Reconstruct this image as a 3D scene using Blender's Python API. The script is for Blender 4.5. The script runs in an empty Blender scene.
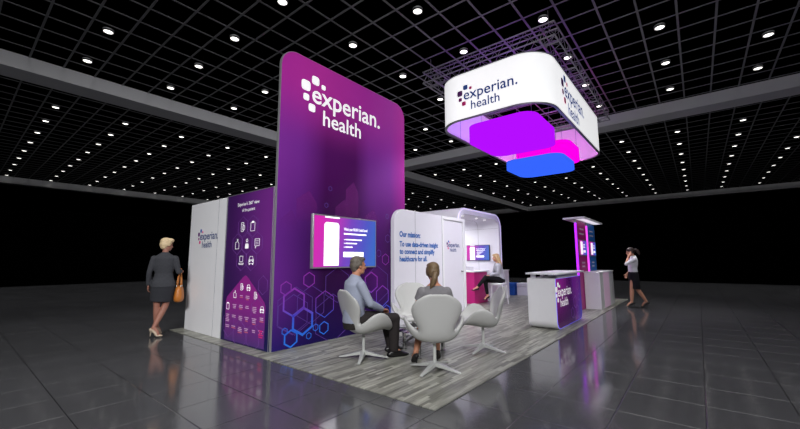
import bpy, bmesh, math, random
from mathutils import Vector, Matrix
random.seed(7)
C = bpy.context.scene.collection
PI = math.pi
R = math.radians
V3 = Vector

# ------------------------------------------------------------------ materials
def lin(c):
    o = []
    for v in c[:3]:
        v = v / 255.0
        o.append(v / 12.92 if v <= 0.04045 else ((v + 0.055) / 1.055) ** 2.4)
    return (o[0], o[1], o[2], 1.0)

class NT:
    """small helper for wiring node trees"""
    def __init__(s, m):
        s.t = m.node_tree; s.n = s.t.nodes; s.l = s.t.links
    def new(s, kind, **kw):
        n = s.n.new(kind)
        for k, v in kw.items(): setattr(n, k, v)
        return n
    def link(s, a, b): s.l.new(a, b)
    def val(s, sock, x):
        if hasattr(x, 'links'): s.l.new(x, sock)
        else: sock.default_value = x
    def math(s, op, a, b=0.0, c=0.0, clamp=False):
        n = s.new('ShaderNodeMath', operation=op, use_clamp=clamp)
        s.val(n.inputs[0], a); s.val(n.inputs[1], b)
        if len(n.inputs) > 2: s.val(n.inputs[2], c)
        return n.outputs[0]
    def smooth(s, x, a, b, lo=0.0, hi=1.0):
        n = s.new('ShaderNodeMapRange', interpolation_type='SMOOTHSTEP')
        s.val(n.inputs[0], x)
        for i, v in enumerate((a, b, lo, hi)): n.inputs[i + 1].default_value = v
        return n.outputs[0]
    def mix(s, f, a, b, blend='MIX'):
        n = s.new('ShaderNodeMix', data_type='RGBA', blend_type=blend)
        s.val(n.inputs[0], f); s.val(n.inputs[6], a); s.val(n.inputs[7], b)
        return n.outputs[2]
    def ramp(s, x, stops):
        n = s.new('ShaderNodeValToRGB')
        e = n.color_ramp.elements
        while len(e) < len(stops): e.new(0.5)
        for i, (p, c) in enumerate(stops):
            e[i].position = p; e[i].color = lin(c)
        s.val(n.inputs[0], x)
        return n.outputs[0]
    def xyz(s, kind='Object'):
        tc = s.new('ShaderNodeTexCoord')
        sp = s.new('ShaderNodeSeparateXYZ'); s.link(tc.outputs[kind], sp.inputs[0])
        return tc.outputs[kind], sp.outputs[0], sp.outputs[1], sp.outputs[2]

def base_mat(name):
    m = bpy.data.materials.new(name); m.use_nodes = True
    return m, NT(m), m.node_tree.nodes['Principled BSDF']

def mat(name, col, rough=0.5, metal=0.0, var=0.08, scale=12.0, bump=0.0, bscale=60.0, emit=0.0, spec=0.5, ecol=None):
    m, t, b = base_mat(name)
    tc = t.new('ShaderNodeTexCoord')
    nz = t.new('ShaderNodeTexNoise'); nz.inputs['Scale'].default_value = scale; nz.inputs['Detail'].default_value = 3
    t.link(tc.outputs['Object'], nz.inputs['Vector'])
    c = lin(col)
    lo = tuple(x * (1 - var) for x in c[:3]) + (1,)
    hi = tuple(min(1, x * (1 + var)) for x in c[:3]) + (1,)
    col_out = t.mix(nz.outputs[0], lo, hi)
    t.link(col_out, b.inputs['Base Color'])
    b.inputs['Roughness'].default_value = rough
    b.inputs['Metallic'].default_value = metal
    b.inputs['Specular IOR Level'].default_value = spec
    if bump > 0:
        n2 = t.new('ShaderNodeTexNoise'); n2.inputs['Scale'].default_value = bscale
        t.link(tc.outputs['Object'], n2.inputs['Vector'])
        bp = t.new('ShaderNodeBump'); bp.inputs['Strength'].default_value = bump; bp.inputs['Distance'].default_value = 0.01
        t.link(n2.outputs[0], bp.inputs['Height']); t.link(bp.outputs[0], b.inputs['Normal'])
    if emit > 0:
        if ecol is None: t.link(col_out, b.inputs['Emission Color'])
        else: b.inputs['Emission Color'].default_value = lin(ecol)
        b.inputs['Emission Strength'].default_value = emit
    return m

# ------------------------------------------------------------------ mesh builder
class MB:
    def __init__(s): s.v = []; s.f = []; s.m = []; s.mi = 0
    def add(s, vs, fs):
        o = len(s.v); s.v += [V3(p) for p in vs]
        s.f += [[i + o for i in f] for f in fs]; s.m += [s.mi] * len(fs)
        return s
    def box(s, a, b):
        x0, y0, z0 = a; x1, y1, z1 = b
        vs = [(x0,y0,z0),(x1,y0,z0),(x1,y1,z0),(x0,y1,z0),(x0,y0,z1),(x1,y0,z1),(x1,y1,z1),(x0,y1,z1)]
        return s.add(vs, [(3,2,1,0),(4,5,6,7),(0,1,5,4),(1,2,6,5),(2,3,7,6),(3,0,4,7)])
    def obox(s, c, ax, ay, az):
        """box from centre and three half-axis vectors"""
        c, ax, ay, az = V3(c), V3(ax), V3(ay), V3(az)
        vs = [c + i*ax + j*ay + k*az for k in (-1,1) for (i,j) in ((-1,-1),(1,-1),(1,1),(-1,1))]
        return s.add(vs, [(3,2,1,0),(4,5,6,7),(0,1,5,4),(1,2,6,5),(2,3,7,6),(3,0,4,7)])
    def prism(s, poly, d0, d1, fn):
        """extrude a 2D polygon between depths d0 and d1; fn(a, b, d) -> point"""
        n = len(poly)
        vs = [fn(a, b, d0) for a, b in poly] + [fn(a, b, d1) for a, b in poly]
        fs = [list(range(n))[::-1], list(range(n, 2*n))]
        fs += [(i, (i+1) % n, n + (i+1) % n, n + i) for i in range(n)]
        return s.add(vs, fs)
    def loop(s, outer, inner, d0, d1, fn, closed=True):
        """extrude the ribbon between two 2D outlines of equal length"""
        n = len(outer)
        vs = [fn(a,b,d0) for a,b in outer] + [fn(a,b,d0) for a,b in inner] + [fn(a,b,d1) for a,b in outer] + [fn(a,b,d1) for a,b in inner]
        fs = []
        for i in range(n if closed else n - 1):
            j = (i + 1) % n
            fs += [(i, j, 2*n + j, 2*n + i), (n + j, n + i, 3*n + i, 3*n + j), (j, i, n + i, n + j), (2*n + i, 2*n + j, 3*n + j, 3*n + i)]
        if not closed:
            fs += [(0, 2*n, 3*n, n), (n-1, 2*n-1, 4*n-1, 3*n-1)]
        return s.add(vs, fs)
    def loft(s, rings, cap=True):
        n = len(rings[0]); vs = [p for r in rings for p in r]; fs = []
        for k in range(len(rings) - 1):
            for i in range(n):
                j = (i + 1) % n
                fs.append((k*n + i, k*n + j, (k+1)*n + j, (k+1)*n + i))
        if cap:
            fs.append(list(range(n))[::-1]); fs.append([len(vs) - n + i for i in range(n)])
        return s.add(vs, fs)
    def tube(s, pts, rad, n=10, cap=True, lateral=None, squash=1.0, balls=False):
        """swept tube; rad is one radius, a list, or a list of (across, through)"""
        pts = [V3(p) for p in pts]
        if not isinstance(rad, (list, tuple)): rad = [rad] * len(pts)
        rings = []; prev = None
        for i, p in enumerate(pts):
            a = pts[max(i-1, 0)]; b = pts[min(i+1, len(pts)-1)]
            t = (b - a).normalized()
            if lateral is not None: u = V3(lateral)
            elif prev is not None: u = prev
            else: u = V3((1,0,0)) if abs(t.x) < 0.8 else V3((0,1,0))
            u = (u - t * u.dot(t)).normalized(); prev = u
            w = t.cross(u)
            r = rad[i]; rx, ry = r if isinstance(r, (list, tuple)) else (r, r * squash)
            rings.append([p + u * rx * math.cos(2*PI*k/n) + w * ry * math.sin(2*PI*k/n) for k in range(n)])
        s.loft(rings, cap)
        if balls:
            for p, r in ((pts[0], rad[0]), (pts[-1], rad[-1])):
                if not isinstance(r, (list, tuple)): s.ell(p, (r, r, r))
        return s
    def ell(s, c, r, rot=None, nu=14, nv=9):
        c = V3(c); M = rot or Matrix.Identity(3)
        vs = [c + M @ V3((0,0,-r[2]))]
        for j in range(1, nv):
            t = -PI/2 + PI*j/nv
            for i in range(nu):
                a = 2*PI*i/nu
                vs.append(c + M @ V3((r[0]*math.cos(t)*math.cos(a), r[1]*math.cos(t)*math.sin(a), r[2]*math.sin(t))))
        vs.append(c + M @ V3((0,0,r[2])))
        fs = [(0, 1 + (i+1) % nu, 1 + i) for i in range(nu)]
        for j in range(nv - 2):
            for i in range(nu):
                a = 1 + j*nu; fs.append((a+i, a+(i+1) % nu, a+nu+(i+1) % nu, a+nu+i))
        a = 1 + (nv-2)*nu
        fs += [(a+i, a+(i+1) % nu, len(vs)-1) for i in range(nu)]
        return s.add(vs, fs)
    def lathe(s, prof, c=(0,0,0), n=24):
        c = V3(c); rings = [[c + V3((r*math.cos(2*PI*k/n), r*math.sin(2*PI*k/n), z)) for k in range(n)] for r, z in prof]
        return s.loft(rings, True)
    def mesh(s, name):
        me = bpy.data.meshes.new(name)
        me.from_pydata([tuple(v) for v in s.v], [], s.f)
        me.polygons.foreach_set('material_index', s.m)
        bm = bmesh.new(); bm.from_mesh(me); bmesh.ops.recalc_face_normals(bm, faces=bm.faces); bm.to_mesh(me); bm.free()
        return me

def rrect(x0, x1, y0, y1, r, n=6, corners=(1,1,1,1)):
    """rounded rectangle, corners in order bl, br, tr, tl; r one radius or four"""
    rs = r if isinstance(r, (list, tuple)) else [r*c for c in corners]
    pts = []
    for (cx, cy, sx, sy, a0), q in zip(((x0,y0,1,1,PI), (x1,y0,-1,1,1.5*PI), (x1,y1,-1,-1,0), (x0,y1,1,-1,.5*PI)), rs):
        if q <= 0: pts.append((cx, cy)); continue
        for k in range(n + 1):
            a = a0 + k*PI/2/n
            pts.append((cx + sx*q + q*math.cos(a), cy + sy*q + q*math.sin(a)))
    return pts

# ------------------------------------------------------------------ objects
def thing(name, label, cat, loc=(0,0,0), rotz=0.0, group=None):
    o = bpy.data.objects.new(name, None); C.objects.link(o)
    o.empty_display_size = 0.1
    o.location = loc; o.rotation_euler = (0, 0, rotz)
    o['label'] = label; o['category'] = cat
    if group: o['group'] = group
    return o

def world_of(o):
    M = Matrix.Translation(o.location) @ o.rotation_euler.to_matrix().to_4x4()
    return world_of(o.parent) @ M if o.parent else M

def put(name, mb, mats, parent=None, local=False, bevel=0.0, smooth=35, seg=2, sub=0, label=None, remesh=0.0, relax=0):
    """link one mesh object. Vertices are world coordinates unless local."""
    me = mb if isinstance(mb, bpy.types.Mesh) else mb.mesh(name)
    o = bpy.data.objects.new(name, me); C.objects.link(o)
    if parent is not None:
        o.parent = parent
        if not local: me.transform(world_of(parent).inverted())
    else:
        vs = [v.co for v in me.vertices]
        c = V3(((min(v.x for v in vs) + max(v.x for v in vs))/2, (min(v.y for v in vs) + max(v.y for v in vs))/2, min(v.z for v in vs)))
        me.transform(Matrix.Translation(-c)); o.location = c
    for m in (mats if isinstance(mats, (list, tuple)) else [mats]): me.materials.append(m)
    if remesh:
        md = o.modifiers.new('r', 'REMESH'); md.mode = 'VOXEL'; md.voxel_size = remesh
        if relax:
            sm = o.modifiers.new('s', 'SMOOTH'); sm.iterations = relax; sm.factor = 0.5
        dg = bpy.context.evaluated_depsgraph_get()
        nm = bpy.data.meshes.new_from_object(o.evaluated_get(dg))
        o.modifiers.clear(); o.data = nm; me = nm; me.name = name
        if not me.materials:
            for m in (mats if isinstance(mats, (list, tuple)) else [mats]): me.materials.append(m)
    if bevel:
        md = o.modifiers.new('bevel', 'BEVEL'); md.width = bevel; md.segments = seg; md.limit_method = 'ANGLE'; md.angle_limit = R(50)
    if sub:
        md = o.modifiers.new('sub', 'SUBSURF'); md.levels = sub; md.render_levels = sub
    if smooth:
        for p in me.polygons: p.use_smooth = True
        if smooth < 180: me.set_sharp_from_angle(angle=R(smooth))
    if label: o['label'] = label
    return o

def tag(o, label, cat, group=None):
    o['label'] = label; o['category'] = cat
    if group: o['group'] = group
    return o

def struct(name, mb, m, **kw):
    o = put(name, mb, m, **kw); o['kind'] = 'structure'; return o

def dup(root, loc, rotz, label, group=None):
    r = root.copy(); C.objects.link(r); r.location = loc; r.rotation_euler = (0, 0, rotz)
    r['label'] = label
    if group: r['group'] = group
    for ch in list(root.children):
        c = ch.copy(); C.objects.link(c); c.parent = r
        for g in list(ch.children):
            d = g.copy(); C.objects.link(d); d.parent = c
    return r

# ------------------------------------------------------------------ flat graphics on a face
class Face:
    """a plane with origin o, reading direction x, up z and outward normal n"""
    def __init__(s, o, x, n): s.o = V3(o); s.x = V3(x); s.z = V3((0,0,1)); s.n = V3(n)
    def p(s, a, b, d=0.0): return s.o + s.x*a + s.z*b + s.n*d
    def fill(s, mb, poly, d=0.003, t=0.002):
        return mb.prism(poly, d - t, d, s.p)
    def stroke(s, mb, pts, w, closed=False, d=0.003, t=0.002):
        n = len(pts); P = [V3((a, b, 0)) for a, b in pts]; A = []; B = []
        for i in range(n):
            a = P[i-1] if (closed or i > 0) else P[i]
            b = P[(i+1) % n] if (closed or i < n-1) else P[i]
            t1 = (P[i]-a).normalized() if (P[i]-a).length > 1e-9 else (b-P[i]).normalized()
            t2 = (b-P[i]).normalized() if (b-P[i]).length > 1e-9 else t1
            q = (t1 + t2); q = q.normalized() if q.length > 1e-6 else t1
            k = 1.0/max(0.4, q.dot(t1)); m = V3((-q.y, q.x, 0))*w*0.5*k
            A.append((P[i].x+m.x, P[i].y+m.y)); B.append((P[i].x-m.x, P[i].y-m.y))
        return mb.loop(A, B, d - t, d, s.p, closed)
    def hexa(s, mb, a, b, r, w, d=0.003):
        return s.stroke(mb, [(a + r*math.cos(PI/2 + k*PI/3), b + r*math.sin(PI/2 + k*PI/3)) for k in range(6)], w, True, d)
    def circ(s, mb, a, b, r, w=0.0, d=0.003, n=14, ry=None):
        ry = ry or r
        pts = [(a + r*math.cos(2*PI*k/n), b + ry*math.sin(2*PI*k/n)) for k in range(n)]
        return s.stroke(mb, pts, w, True, d) if w else s.fill(mb, pts, d)
    def text(s, mb, txt, a, b, width=None, size=None, bold=0.0, d=0.003, t=0.002, xs=1.0):
        """lettering with its baseline start at (a, b), fitted to a width"""
        cu = bpy.data.curves.new('t', 'FONT'); cu.body = txt; cu.size = 1.0; cu.offset = bold; cu.resolution_u = 3
        o = bpy.data.objects.new('t', cu); C.objects.link(o)
        dg = bpy.context.evaluated_depsgraph_get(); dg.update()
        me = o.evaluated_get(dg).to_mesh()
        xsv = [v.co.x for v in me.vertices]; x0, x1 = min(xsv), max(xsv)
        if size: k = size; kx = size*xs; 
        if width: kx = width/(x1 - x0); k = size if size else kx
        vs = [s.p(a + (v.co.x - x0)*kx, b + v.co.y*k, d) for v in me.vertices]
        fs = [list(p.vertices) for p in me.polygons]
        mb.add(vs, fs)
        o.evaluated_get(dg).to_mesh_clear(); bpy.data.objects.remove(o); bpy.data.curves.remove(cu)
        return mb

# ------------------------------------------------------------------ shared materials
M = {}
M['white'] = mat('white laminate', (236,236,240), 0.42, var=0.02)
M['white_soft'] = mat('white matt panel', (236,236,240), 0.6, var=0.03, scale=3)
M['pod_white'] = mat('white pod laminate', (228,226,236), 0.4, var=0.02)
M['silver'] = mat('silver extrusion', (176,178,180), 0.35, metal=0.6, var=0.04)
M['chrome'] = mat('brushed steel', (190,190,192), 0.22, metal=1.0, var=0.04)
M['alu'] = mat('pale cast aluminium', (196,198,196), 0.38, metal=0.25, var=0.03)
M['dark'] = mat('dark plastic', (22,22,25), 0.4)
M['seam'] = mat('panel seam', (150,150,158), 0.6)
M['navy'] = mat('navy print', (32,62,128), 0.6)
M['mission_blue'] = mat('blue print', (34,98,178), 0.6)
M['sign_navy'] = mat('backlit navy print', (30,58,128), 0.6, emit=0.35)
M['print_white'] = mat('white print', (250,250,252), 0.5, emit=0.4, var=0.01)
M['mk_violet'] = mat('dark violet print', (98,32,116), 0.6)
M['mk_blue'] = mat('mid blue print', (66,104,190), 0.6)
M['mk_pink'] = mat('hot pink print', (232,40,136), 0.6)
M['mk_plum'] = mat('plum print', (150,36,132), 0.6)
MARK = [M['mk_violet'], M['mk_blue'], M['mk_pink'], M['mk_plum'], M['mk_pink']]
MARK_W = [M['print_white']]

def logo(face, parent, a, b, w, tmat, marks, d=0.003, k=1.0, bold=0.012):
    """dotted mark, name and second line; a, b is the foot of the first letter"""
    t = MB(); face.text(t, 'experian.', a, b, width=w, bold=bold, d=d)
    face.text(t, 'health', a + 0.142*w, b - 0.205*w, width=0.54*w, bold=bold*0.8, d=d)
    put('logo_lettering', t, tmat, parent, smooth=0)
    q = MB()
    for i, (x, y, s) in enumerate(((-.076,.142,.105), (.0385,.231,.09), (.14,.195,.052), (-.07,.024,.068), (.001,-.066,.08))):
        q.mi = i if len(marks) > 1 else 0
        cx, cy, h = a + x*w, b + y*w, s*w/2
        face.fill(q, rrect(cx-h, cx+h, cy-h, cy+h, h*0.55, 4), d=d)
    put('logo_mark', q, marks, parent, smooth=0)

# ------------------------------------------------------------------ the hall
def floor_mat():
    m, t, b = base_mat('polished dark floor tile')
    co, x, y, z = t.xyz('Object')
    def seam(v, off, step):
        f = t.math('FRACT', t.math('DIVIDE', t.math('SUBTRACT', v, off - 50*step), step))
        return t.math('MULTIPLY', t.math('MINIMUM', f, t.math('SUBTRACT', 1.0, f)), step)
    dist = t.math('MINIMUM', seam(x, 0.985, 0.6085), seam(y, 0.05, 0.613))
    groove = t.smooth(dist, 0.001, 0.006)
    nz = t.new('ShaderNodeTexNoise'); nz.inputs['Scale'].default_value = 1.7; nz.inputs['Detail'].default_value = 5
    t.link(co, nz.inputs['Vector'])
    fine = t.new('ShaderNodeTexNoise'); fine.inputs['Scale'].default_value = 260; t.link(co, fine.inputs['Vector'])
    base = t.mix(nz.outputs[0], lin((74,74,76)), lin((82,82,85)))
    base = t.mix(groove, lin((44,44,46)), base)
    t.link(base, b.inputs['Base Color'])
    t.link(t.smooth(nz.outputs[0], 0.3, 0.7, 0.09, 0.15), b.inputs['Roughness'])
    b.inputs['IOR'].default_value = 2.1
    bp = t.new('ShaderNodeBump'); bp.inputs['Strength'].default_value = 0.6; bp.inputs['Distance'].default_value = 0.006
    t.link(t.math('ADD', groove, t.math('MULTIPLY', fine.outputs[0], 0.012)), bp.inputs['Height'])
    t.link(bp.outputs[0], b.inputs['Normal'])
    return m
M['floor'] = floor_mat()
M['void'] = mat('black drape', (3,3,3), 0.95, spec=0.0)
M['grid'] = mat('grey ceiling grid', (128,128,131), 0.8, spec=0.1)
M['beam'] = mat('grey painted beam', (212,212,215), 0.75, spec=0.1, var=0.04, scale=1.5)

struct('floor', MB().box((-14,-16,-0.3), (27,29.5,0)), M['floor'], smooth=0)
struct('wall_left', MB().box((-14,28.2,0), (27,28.5,4.2)), M['void'], smooth=0)
struct('wall_right', MB().box((26.3,-16,0), (26.6,28.2,4.2)), M['void'], smooth=0)

ZC = 6.5
XB, YB = 14.72, 12.9                      # the two crossing beams divide the ceiling into bays
XF, YF = 36.2, 32.6
def frange(a, s, lo, hi):
    k = math.ceil((lo - a)/s); o = []
    while a + k*s <= hi: o.append(a + k*s); k += 1
    return o
bays = {   # x range, y range, light origin and spacing in x and y
    'near':  ((-5, XB), (-12, YB), (1.87, 1.955), (0.265, 1.955)),
    'left':  ((-5, XB), (YB+0.8, YF), (1.9, 1.96), (16.56, 1.95)),
    'right': ((XB+0.75, XF), (-12, YB), (18.52, 2.07), (0.26, 1.985)),
    'corner': ((XB+0.75, XF), (YB+0.8, YF), (18.52, 2.07), (17.03, 1.98))}
g = MB(); W = 0.021
for (xr, yr, lx, ly) in bays.values():
    for x in frange(lx[0] + lx[1]/6, lx[1]/3, *xr): g.box((x-W, yr[0], ZC), (x+W, yr[1], ZC+0.008))
    for y in frange(ly[0] + ly[1]/6, ly[1]/3, *yr): g.box((xr[0], y-W, ZC-0.002), (xr[1], y+W, ZC+0.006))
struct('ceiling', g, M['grid'], smooth=0)
struct('trim_1', MB().box((-6, YB, 6.13), (XF+.6, YB+0.8, 6.51)), M['beam'], smooth=0)
struct('trim_2', MB().box((XB, -13, 6.13), (XB+0.75, YF+.6, 6.509)), M['beam'], smooth=0)
struct('trim_3', MB().box((-6, YF, 6.11), (XF+.6, YF+0.7, 6.51)), M['beam'], smooth=0)
struct('trim_4', MB().box((XF, -13, 6.11), (XF+0.7, YF+.6, 6.509)), M['beam'], smooth=0)

M['lamp'] = mat('glowing lamp lens', (255,252,246), 0.4, emit=3.0, var=0.0)
M['lamp_rim'] = mat('grey lamp rim', (90,90,92), 0.6)
lm = MB()
lm.mi = 1; lm.lathe([(0.088,0.016),(0.093,0.0),(0.105,0.0),(0.107,0.06),(0.085,0.06)], n=20)
lm.mi = 0; lm.lathe([(0.02,0.008),(0.06,0.009),(0.089,0.012),(0.089,0.03)], n=20)
lmesh = lm.mesh('ceiling_light')
for m_ in (M['lamp'], M['lamp_rim']): lmesh.materials.append(m_)
for p in lmesh.polygons: p.use_smooth = True
F_ = 366.19; YAW, PIT, ROL = 0.680118, 0.123188, -0.00425690
CAM = V3((0,0,1.32))
fw = V3((math.cos(YAW)*math.cos(PIT), math.sin(YAW)*math.cos(PIT), math.sin(PIT)))
r0 = V3((math.sin(YAW), -math.cos(YAW), 0)); u0 = r0.cross(fw)
rt = r0*math.cos(ROL) + u0*math.sin(ROL); up = u0*math.cos(ROL) - r0*math.sin(ROL)
def inview(p):
    """whether the camera's field of view takes in a point"""
    d = V3(p) - CAM; z = d.dot(fw)
    return z > 0.5 and abs(d.dot(rt)/z) < 450/F_ and abs(d.dot(up)/z) < 245/F_
LAMPTXT = {'near': 'round white downlight in the ceiling bay above the stand, in front of both long beams',
           'left': 'small round white downlight in the far ceiling bay at left, beyond the left beam',
           'right': 'small round white downlight in the far ceiling bay at right, beyond the right beam',
           'corner': 'tiny round white downlight in the farthest ceiling bay, behind where the beams cross'}
for nm, (xr, yr, lx, ly) in bays.items():
    for x in frange(lx[0], lx[1], xr[0]+1.4, xr[1]-.2):
        for y in frange(ly[0], ly[1], yr[0]+1.6, yr[1]-.2):
            if not inview((x, y, ZC)): continue
            o = bpy.data.objects.new('ceiling_light', lmesh); C.objects.link(o); o.location = (x, y, ZC-0.004)
            tag(o, LAMPTXT[nm], 'ceiling light', {'near':'downlights above the stand','left':'downlights of the far left bay','right':'downlights of the far right bay','corner':'downlights of the farthest bay'}[nm])

# ------------------------------------------------------------------ stand flooring
def plank_mat():
    m, t, b = base_mat('grey wood plank vinyl')
    co, x, y, z = t.xyz('Object')
    row = t.math('FLOOR', t.math('DIVIDE', y, 0.036))
    wn = t.new('ShaderNodeTexWhiteNoise', noise_dimensions='1D'); t.val(wn.inputs['W'], row)
    xs = t.math('ADD', t.math('DIVIDE', x, 0.45), t.math('MULTIPLY', wn.outputs[0], 9.0))
    cell = t.math('FLOOR', xs)
    w2 = t.new('ShaderNodeTexWhiteNoise', noise_dimensions='2D')
    cb = t.new('ShaderNodeCombineXYZ'); t.val(cb.inputs[0], cell); t.val(cb.inputs[1], row); t.link(cb.outputs[0], w2.inputs['Vector'])
    mp = t.new('ShaderNodeMapping'); mp.inputs['Scale'].default_value = (3.5, 42, 1); t.link(co, mp.inputs['Vector'])
    gr = t.new('ShaderNodeTexNoise'); gr.inputs['Scale'].default_value = 1.0; gr.inputs['Detail'].default_value = 4; t.link(mp.outputs[0], gr.inputs['Vector'])
    v = t.math('ADD', t.math('MULTIPLY', w2.outputs[0], 0.45), t.math('MULTIPLY', gr.outputs[0], 0.6))
    col = t.ramp(v, [(0.1,(66,66,61)), (0.38,(108,108,100)), (0.6,(140,140,131)), (0.85,(180,180,169))])
    t.link(col, b.inputs['Base Color'])
    b.inputs['Roughness'].default_value = 0.34
    b.inputs['Specular IOR Level'].default_value = 0.35
    return m
fl = put('booth_flooring', MB().box((2.84,1.91,0), (14.25,8.02,0.008)), plank_mat(), smooth=0)
tag(fl, 'grey wood-plank flooring spread under the whole exhibition stand', 'flooring')

# ------------------------------------------------------------------ white side wall and purple icon panel (facing left)
def wing_mat():
    m, t, b = base_mat('violet printed graphic with icons')
    co, x, y, z = t.xyz('Object')
    top = t.ramp(t.smooth(y, -0.8, 0.8), [(0,(118,40,140)), (0.5,(92,30,120)), (1,(58,14,88))])
    bot = t.ramp(t.smooth(y, -0.8, 0.8), [(0,(18,16,84)), (0.5,(40,14,82)), (1,(30,12,80))])
    t.link(t.mix(t.smooth(z, 0.1, 1.7), bot, top), b.inputs['Base Color'])
    b.inputs['Roughness'].default_value = 0.55
    return m
tw = thing('side_wall', 'plain white side wall with small coloured logo, at the left end of the stand', 'wall panel', (3.1,7.12,0))
put('panel', MB().box((3.05,6.37,0.008), (3.15,7.87,2.43)), M['white_soft'], tw, bevel=0.006)
put('panel_seam', MB().box((3.047,6.68,0.02), (3.0505,6.688,2.42)), M['seam'], tw)
LEFT = Face((3.05,0,0), (0,-1,0), (-1,0,0))
logo(LEFT, tw, -7.40, 1.715, 0.735, M['navy'], MARK)

tp = thing('icon_panel', 'tall violet side panel printed with white icons and a magenta arrow shape', 'graphic panel', (3.1,5.63,0))
gp = put('graphic_panel', MB().box((3.05,4.92,0.008), (3.15,6.365,2.43)), wing_mat(), tp, bevel=0.003)
M['magenta_print'] = mat('magenta print', (146,40,146), 0.55)
def house_mat():
    m, t, b = base_mat('magenta fading print')
    co, x, y, z = t.xyz('Generated')
    t.link(t.ramp(z, [(0,(84,48,128)), (0.22,(118,44,140)), (0.6,(150,38,146)), (1,(158,36,146))]), b.inputs['Base Color'])
    b.inputs['Roughness'].default_value = 0.55
    return m
q = MB()
LEFT.fill(q, [(-6.24,0.03), (-5.03,0.03), (-5.03,0.64), (-5.06,0.70), (-5.56,1.05), (-5.64,1.085), (-5.72,1.05), (-6.21,0.72), (-6.24,0.66)], d=0.002, t=0.001)
put('arrow_shape', q, house_mat(), gp, smooth=0)
M['faint'] = mat('faint violet line', (122,70,160), 0.6)
q = MB()
for a, b in ((-5.80,1.868),(-5.485,1.867),(-5.955,1.59),(-5.643,1.59),(-5.335,1.59),(-5.80,1.325),(-5.49,1.33)):
    LEFT.hexa(q, a, b, 0.172, 0.006)
for a, b, r in ((-5.25,0.55,0.2),(-5.12,0.95,0.14),(-6.12,0.28,0.2),(-5.75,0.16,0.22),(-5.35,0.16,0.2)): LEFT.hexa(q, a, b, r, 0.006, d=0.0032)
put('hexagon_outline', q, M['faint'], gp, smooth=0)
def icon(mb, kind, a, b, s):
    S = lambda pts, closed=False, w=0.014: LEFT.stroke(mb, [(a+x*s, b+y*s) for x, y in pts], w*.5, closed, d=0.004)
    if kind == 'tablet':
        S(rrect(-.6,.35,-.9,.9,.15,3), True); S(rrect(-.1,.75,-.6,.25,.12,3), True); S([(-.3,.5),(.1,.5)])
    elif kind == 'clipboard':
        S(rrect(-.75,.75,-.95,.75,.15,3), True); LEFT.fill(mb, [(a+x*s, b+y*s) for x, y in rrect(-.35,.35,.6,.98,.1,3)], d=0.004)
    elif kind == 'jug':
        S([(-.7,-.95),(.7,-.95),(.7,.1),(.25,.5),(.25,.95),(-.05,.95),(-.05,.55),(-.7,.3)], True)
    elif kind == 'person':
        LEFT.circ(mb, a, b+.62*s, .3*s, 0.009, d=0.004); LEFT.fill(mb, [(a+x*s, b+y*s) for x, y in ((-.65,-.95),(.65,-.95),(.6,-.2),(.3,.1),(0,-.25),(-.3,.1),(-.6,-.2))], d=0.004)
    elif kind == 'speech':
        S([(-.8,.8),(.8,.8),(.8,-.5),(-.2,-.5),(-.6,-.95),(-.6,-.5),(-.8,-.5)], True)
        for y in (.45,.15,-.15): S([(-.5,y),(.45,y)], w=0.01)
    elif kind == 'laptop':
        S(rrect(-.6,.6,-.3,.8,.1,3), True); S([(-.9,-.6),(.9,-.6),(.75,-.85),(-.75,-.85)], True)
    elif kind == 'car':
        S([(-.8,-.1),(-.5,.65),(.5,.65),(.8,-.1)], True); S(rrect(-.85,.85,-.7,0,.15,3), True)
        for x in (-.5,.5): LEFT.circ(mb, a+x*s, b-.32*s, .14*s, d=0.004)
        for x in (-.6,.6): LEFT.fill(mb, [(a+(x+i)*s, b+j*s) for i, j in ((-.15,-.95),(.15,-.95),(.15,-.7),(-.15,-.7))], d=0.004)
for k, a, b in (('tablet',-5.80,1.868),('clipboard',-5.485,1.867),('jug',-5.955,1.59),('person',-5.643,1.59),('speech',-5.335,1.59),('laptop',-5.80,1.325),('car',-5.49,1.33)):
    q = MB(); icon(q, k, a, b, 0.082); put('icon', q, M['print_white'], gp, smooth=0)
for k, a, b in (('tablet',-5.737,.9),('car',-5.53,.9),('jug',-5.948,.775),('tablet',-5.316,.785),('clipboard',-6.165,.575),('car',-5.117,.595)):
    q = MB(); icon(q, k, a, b, 0.058); put('icon', q, M['print_white'], gp, smooth=0)
q = MB()
LEFT.text(q, "Experian's 360° view", -5.99, 2.225, width=0.67, bold=0.0, d=0.004)
put('heading_line', q, M['print_white'], gp, smooth=0); q = MB()
LEFT.text(q, 'of the patient', -5.84, 2.125, width=0.40, bold=0.0, d=0.004)
put('heading_line', q, M['print_white'], gp, smooth=0)
M['pale_pink'] = mat('pale pink print', (226,180,222), 0.6); M['salmon'] = mat('salmon print', (220,110,140), 0.6)
q = MB()
rs = random.Random(3)
for (a, b, n) in ((-5.74,.755,2),(-5.545,.755,3),(-5.95,.60,3),(-5.74,.60,3),(-5.55,.60,2),(-5.33,.60,4),(-6.16,.43,5),(-5.95,.43,2),(-5.74,.43,3),(-5.55,.43,3),(-5.33,.43,4),(-5.12,.46,3),(-6.15,.26,2),(-5.95,.26,2),(-5.74,.26,4),(-5.55,.26,3),(-5.33,.26,2),(-5.13,.27,3)):
    for k in range(n):
        w = rs.uniform(.035,.065); q.mi = 1 if k == n-1 and rs.random() < .7 else 0
        LEFT.fill(q, [(a-w,b-k*.026),(a+w,b-k*.026),(a+w,b-k*.026+.013),(a-w,b-k*.026+.013)], d=0.004)
q.mi = 2
for k in range(4):
    w = (.05,.03,.06,.05)[k]; LEFT.fill(q, [(-5.13-w,.27-k*.03),(-5.13+w,.27-k*.03),(-5.13+w,.288-k*.03),(-5.13-w,.288-k*.03)], d=0.0045)
put('small_print', q, [M['pale_pink'], M['salmon'], M['mk_pink']], gp, smooth=0)
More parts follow.
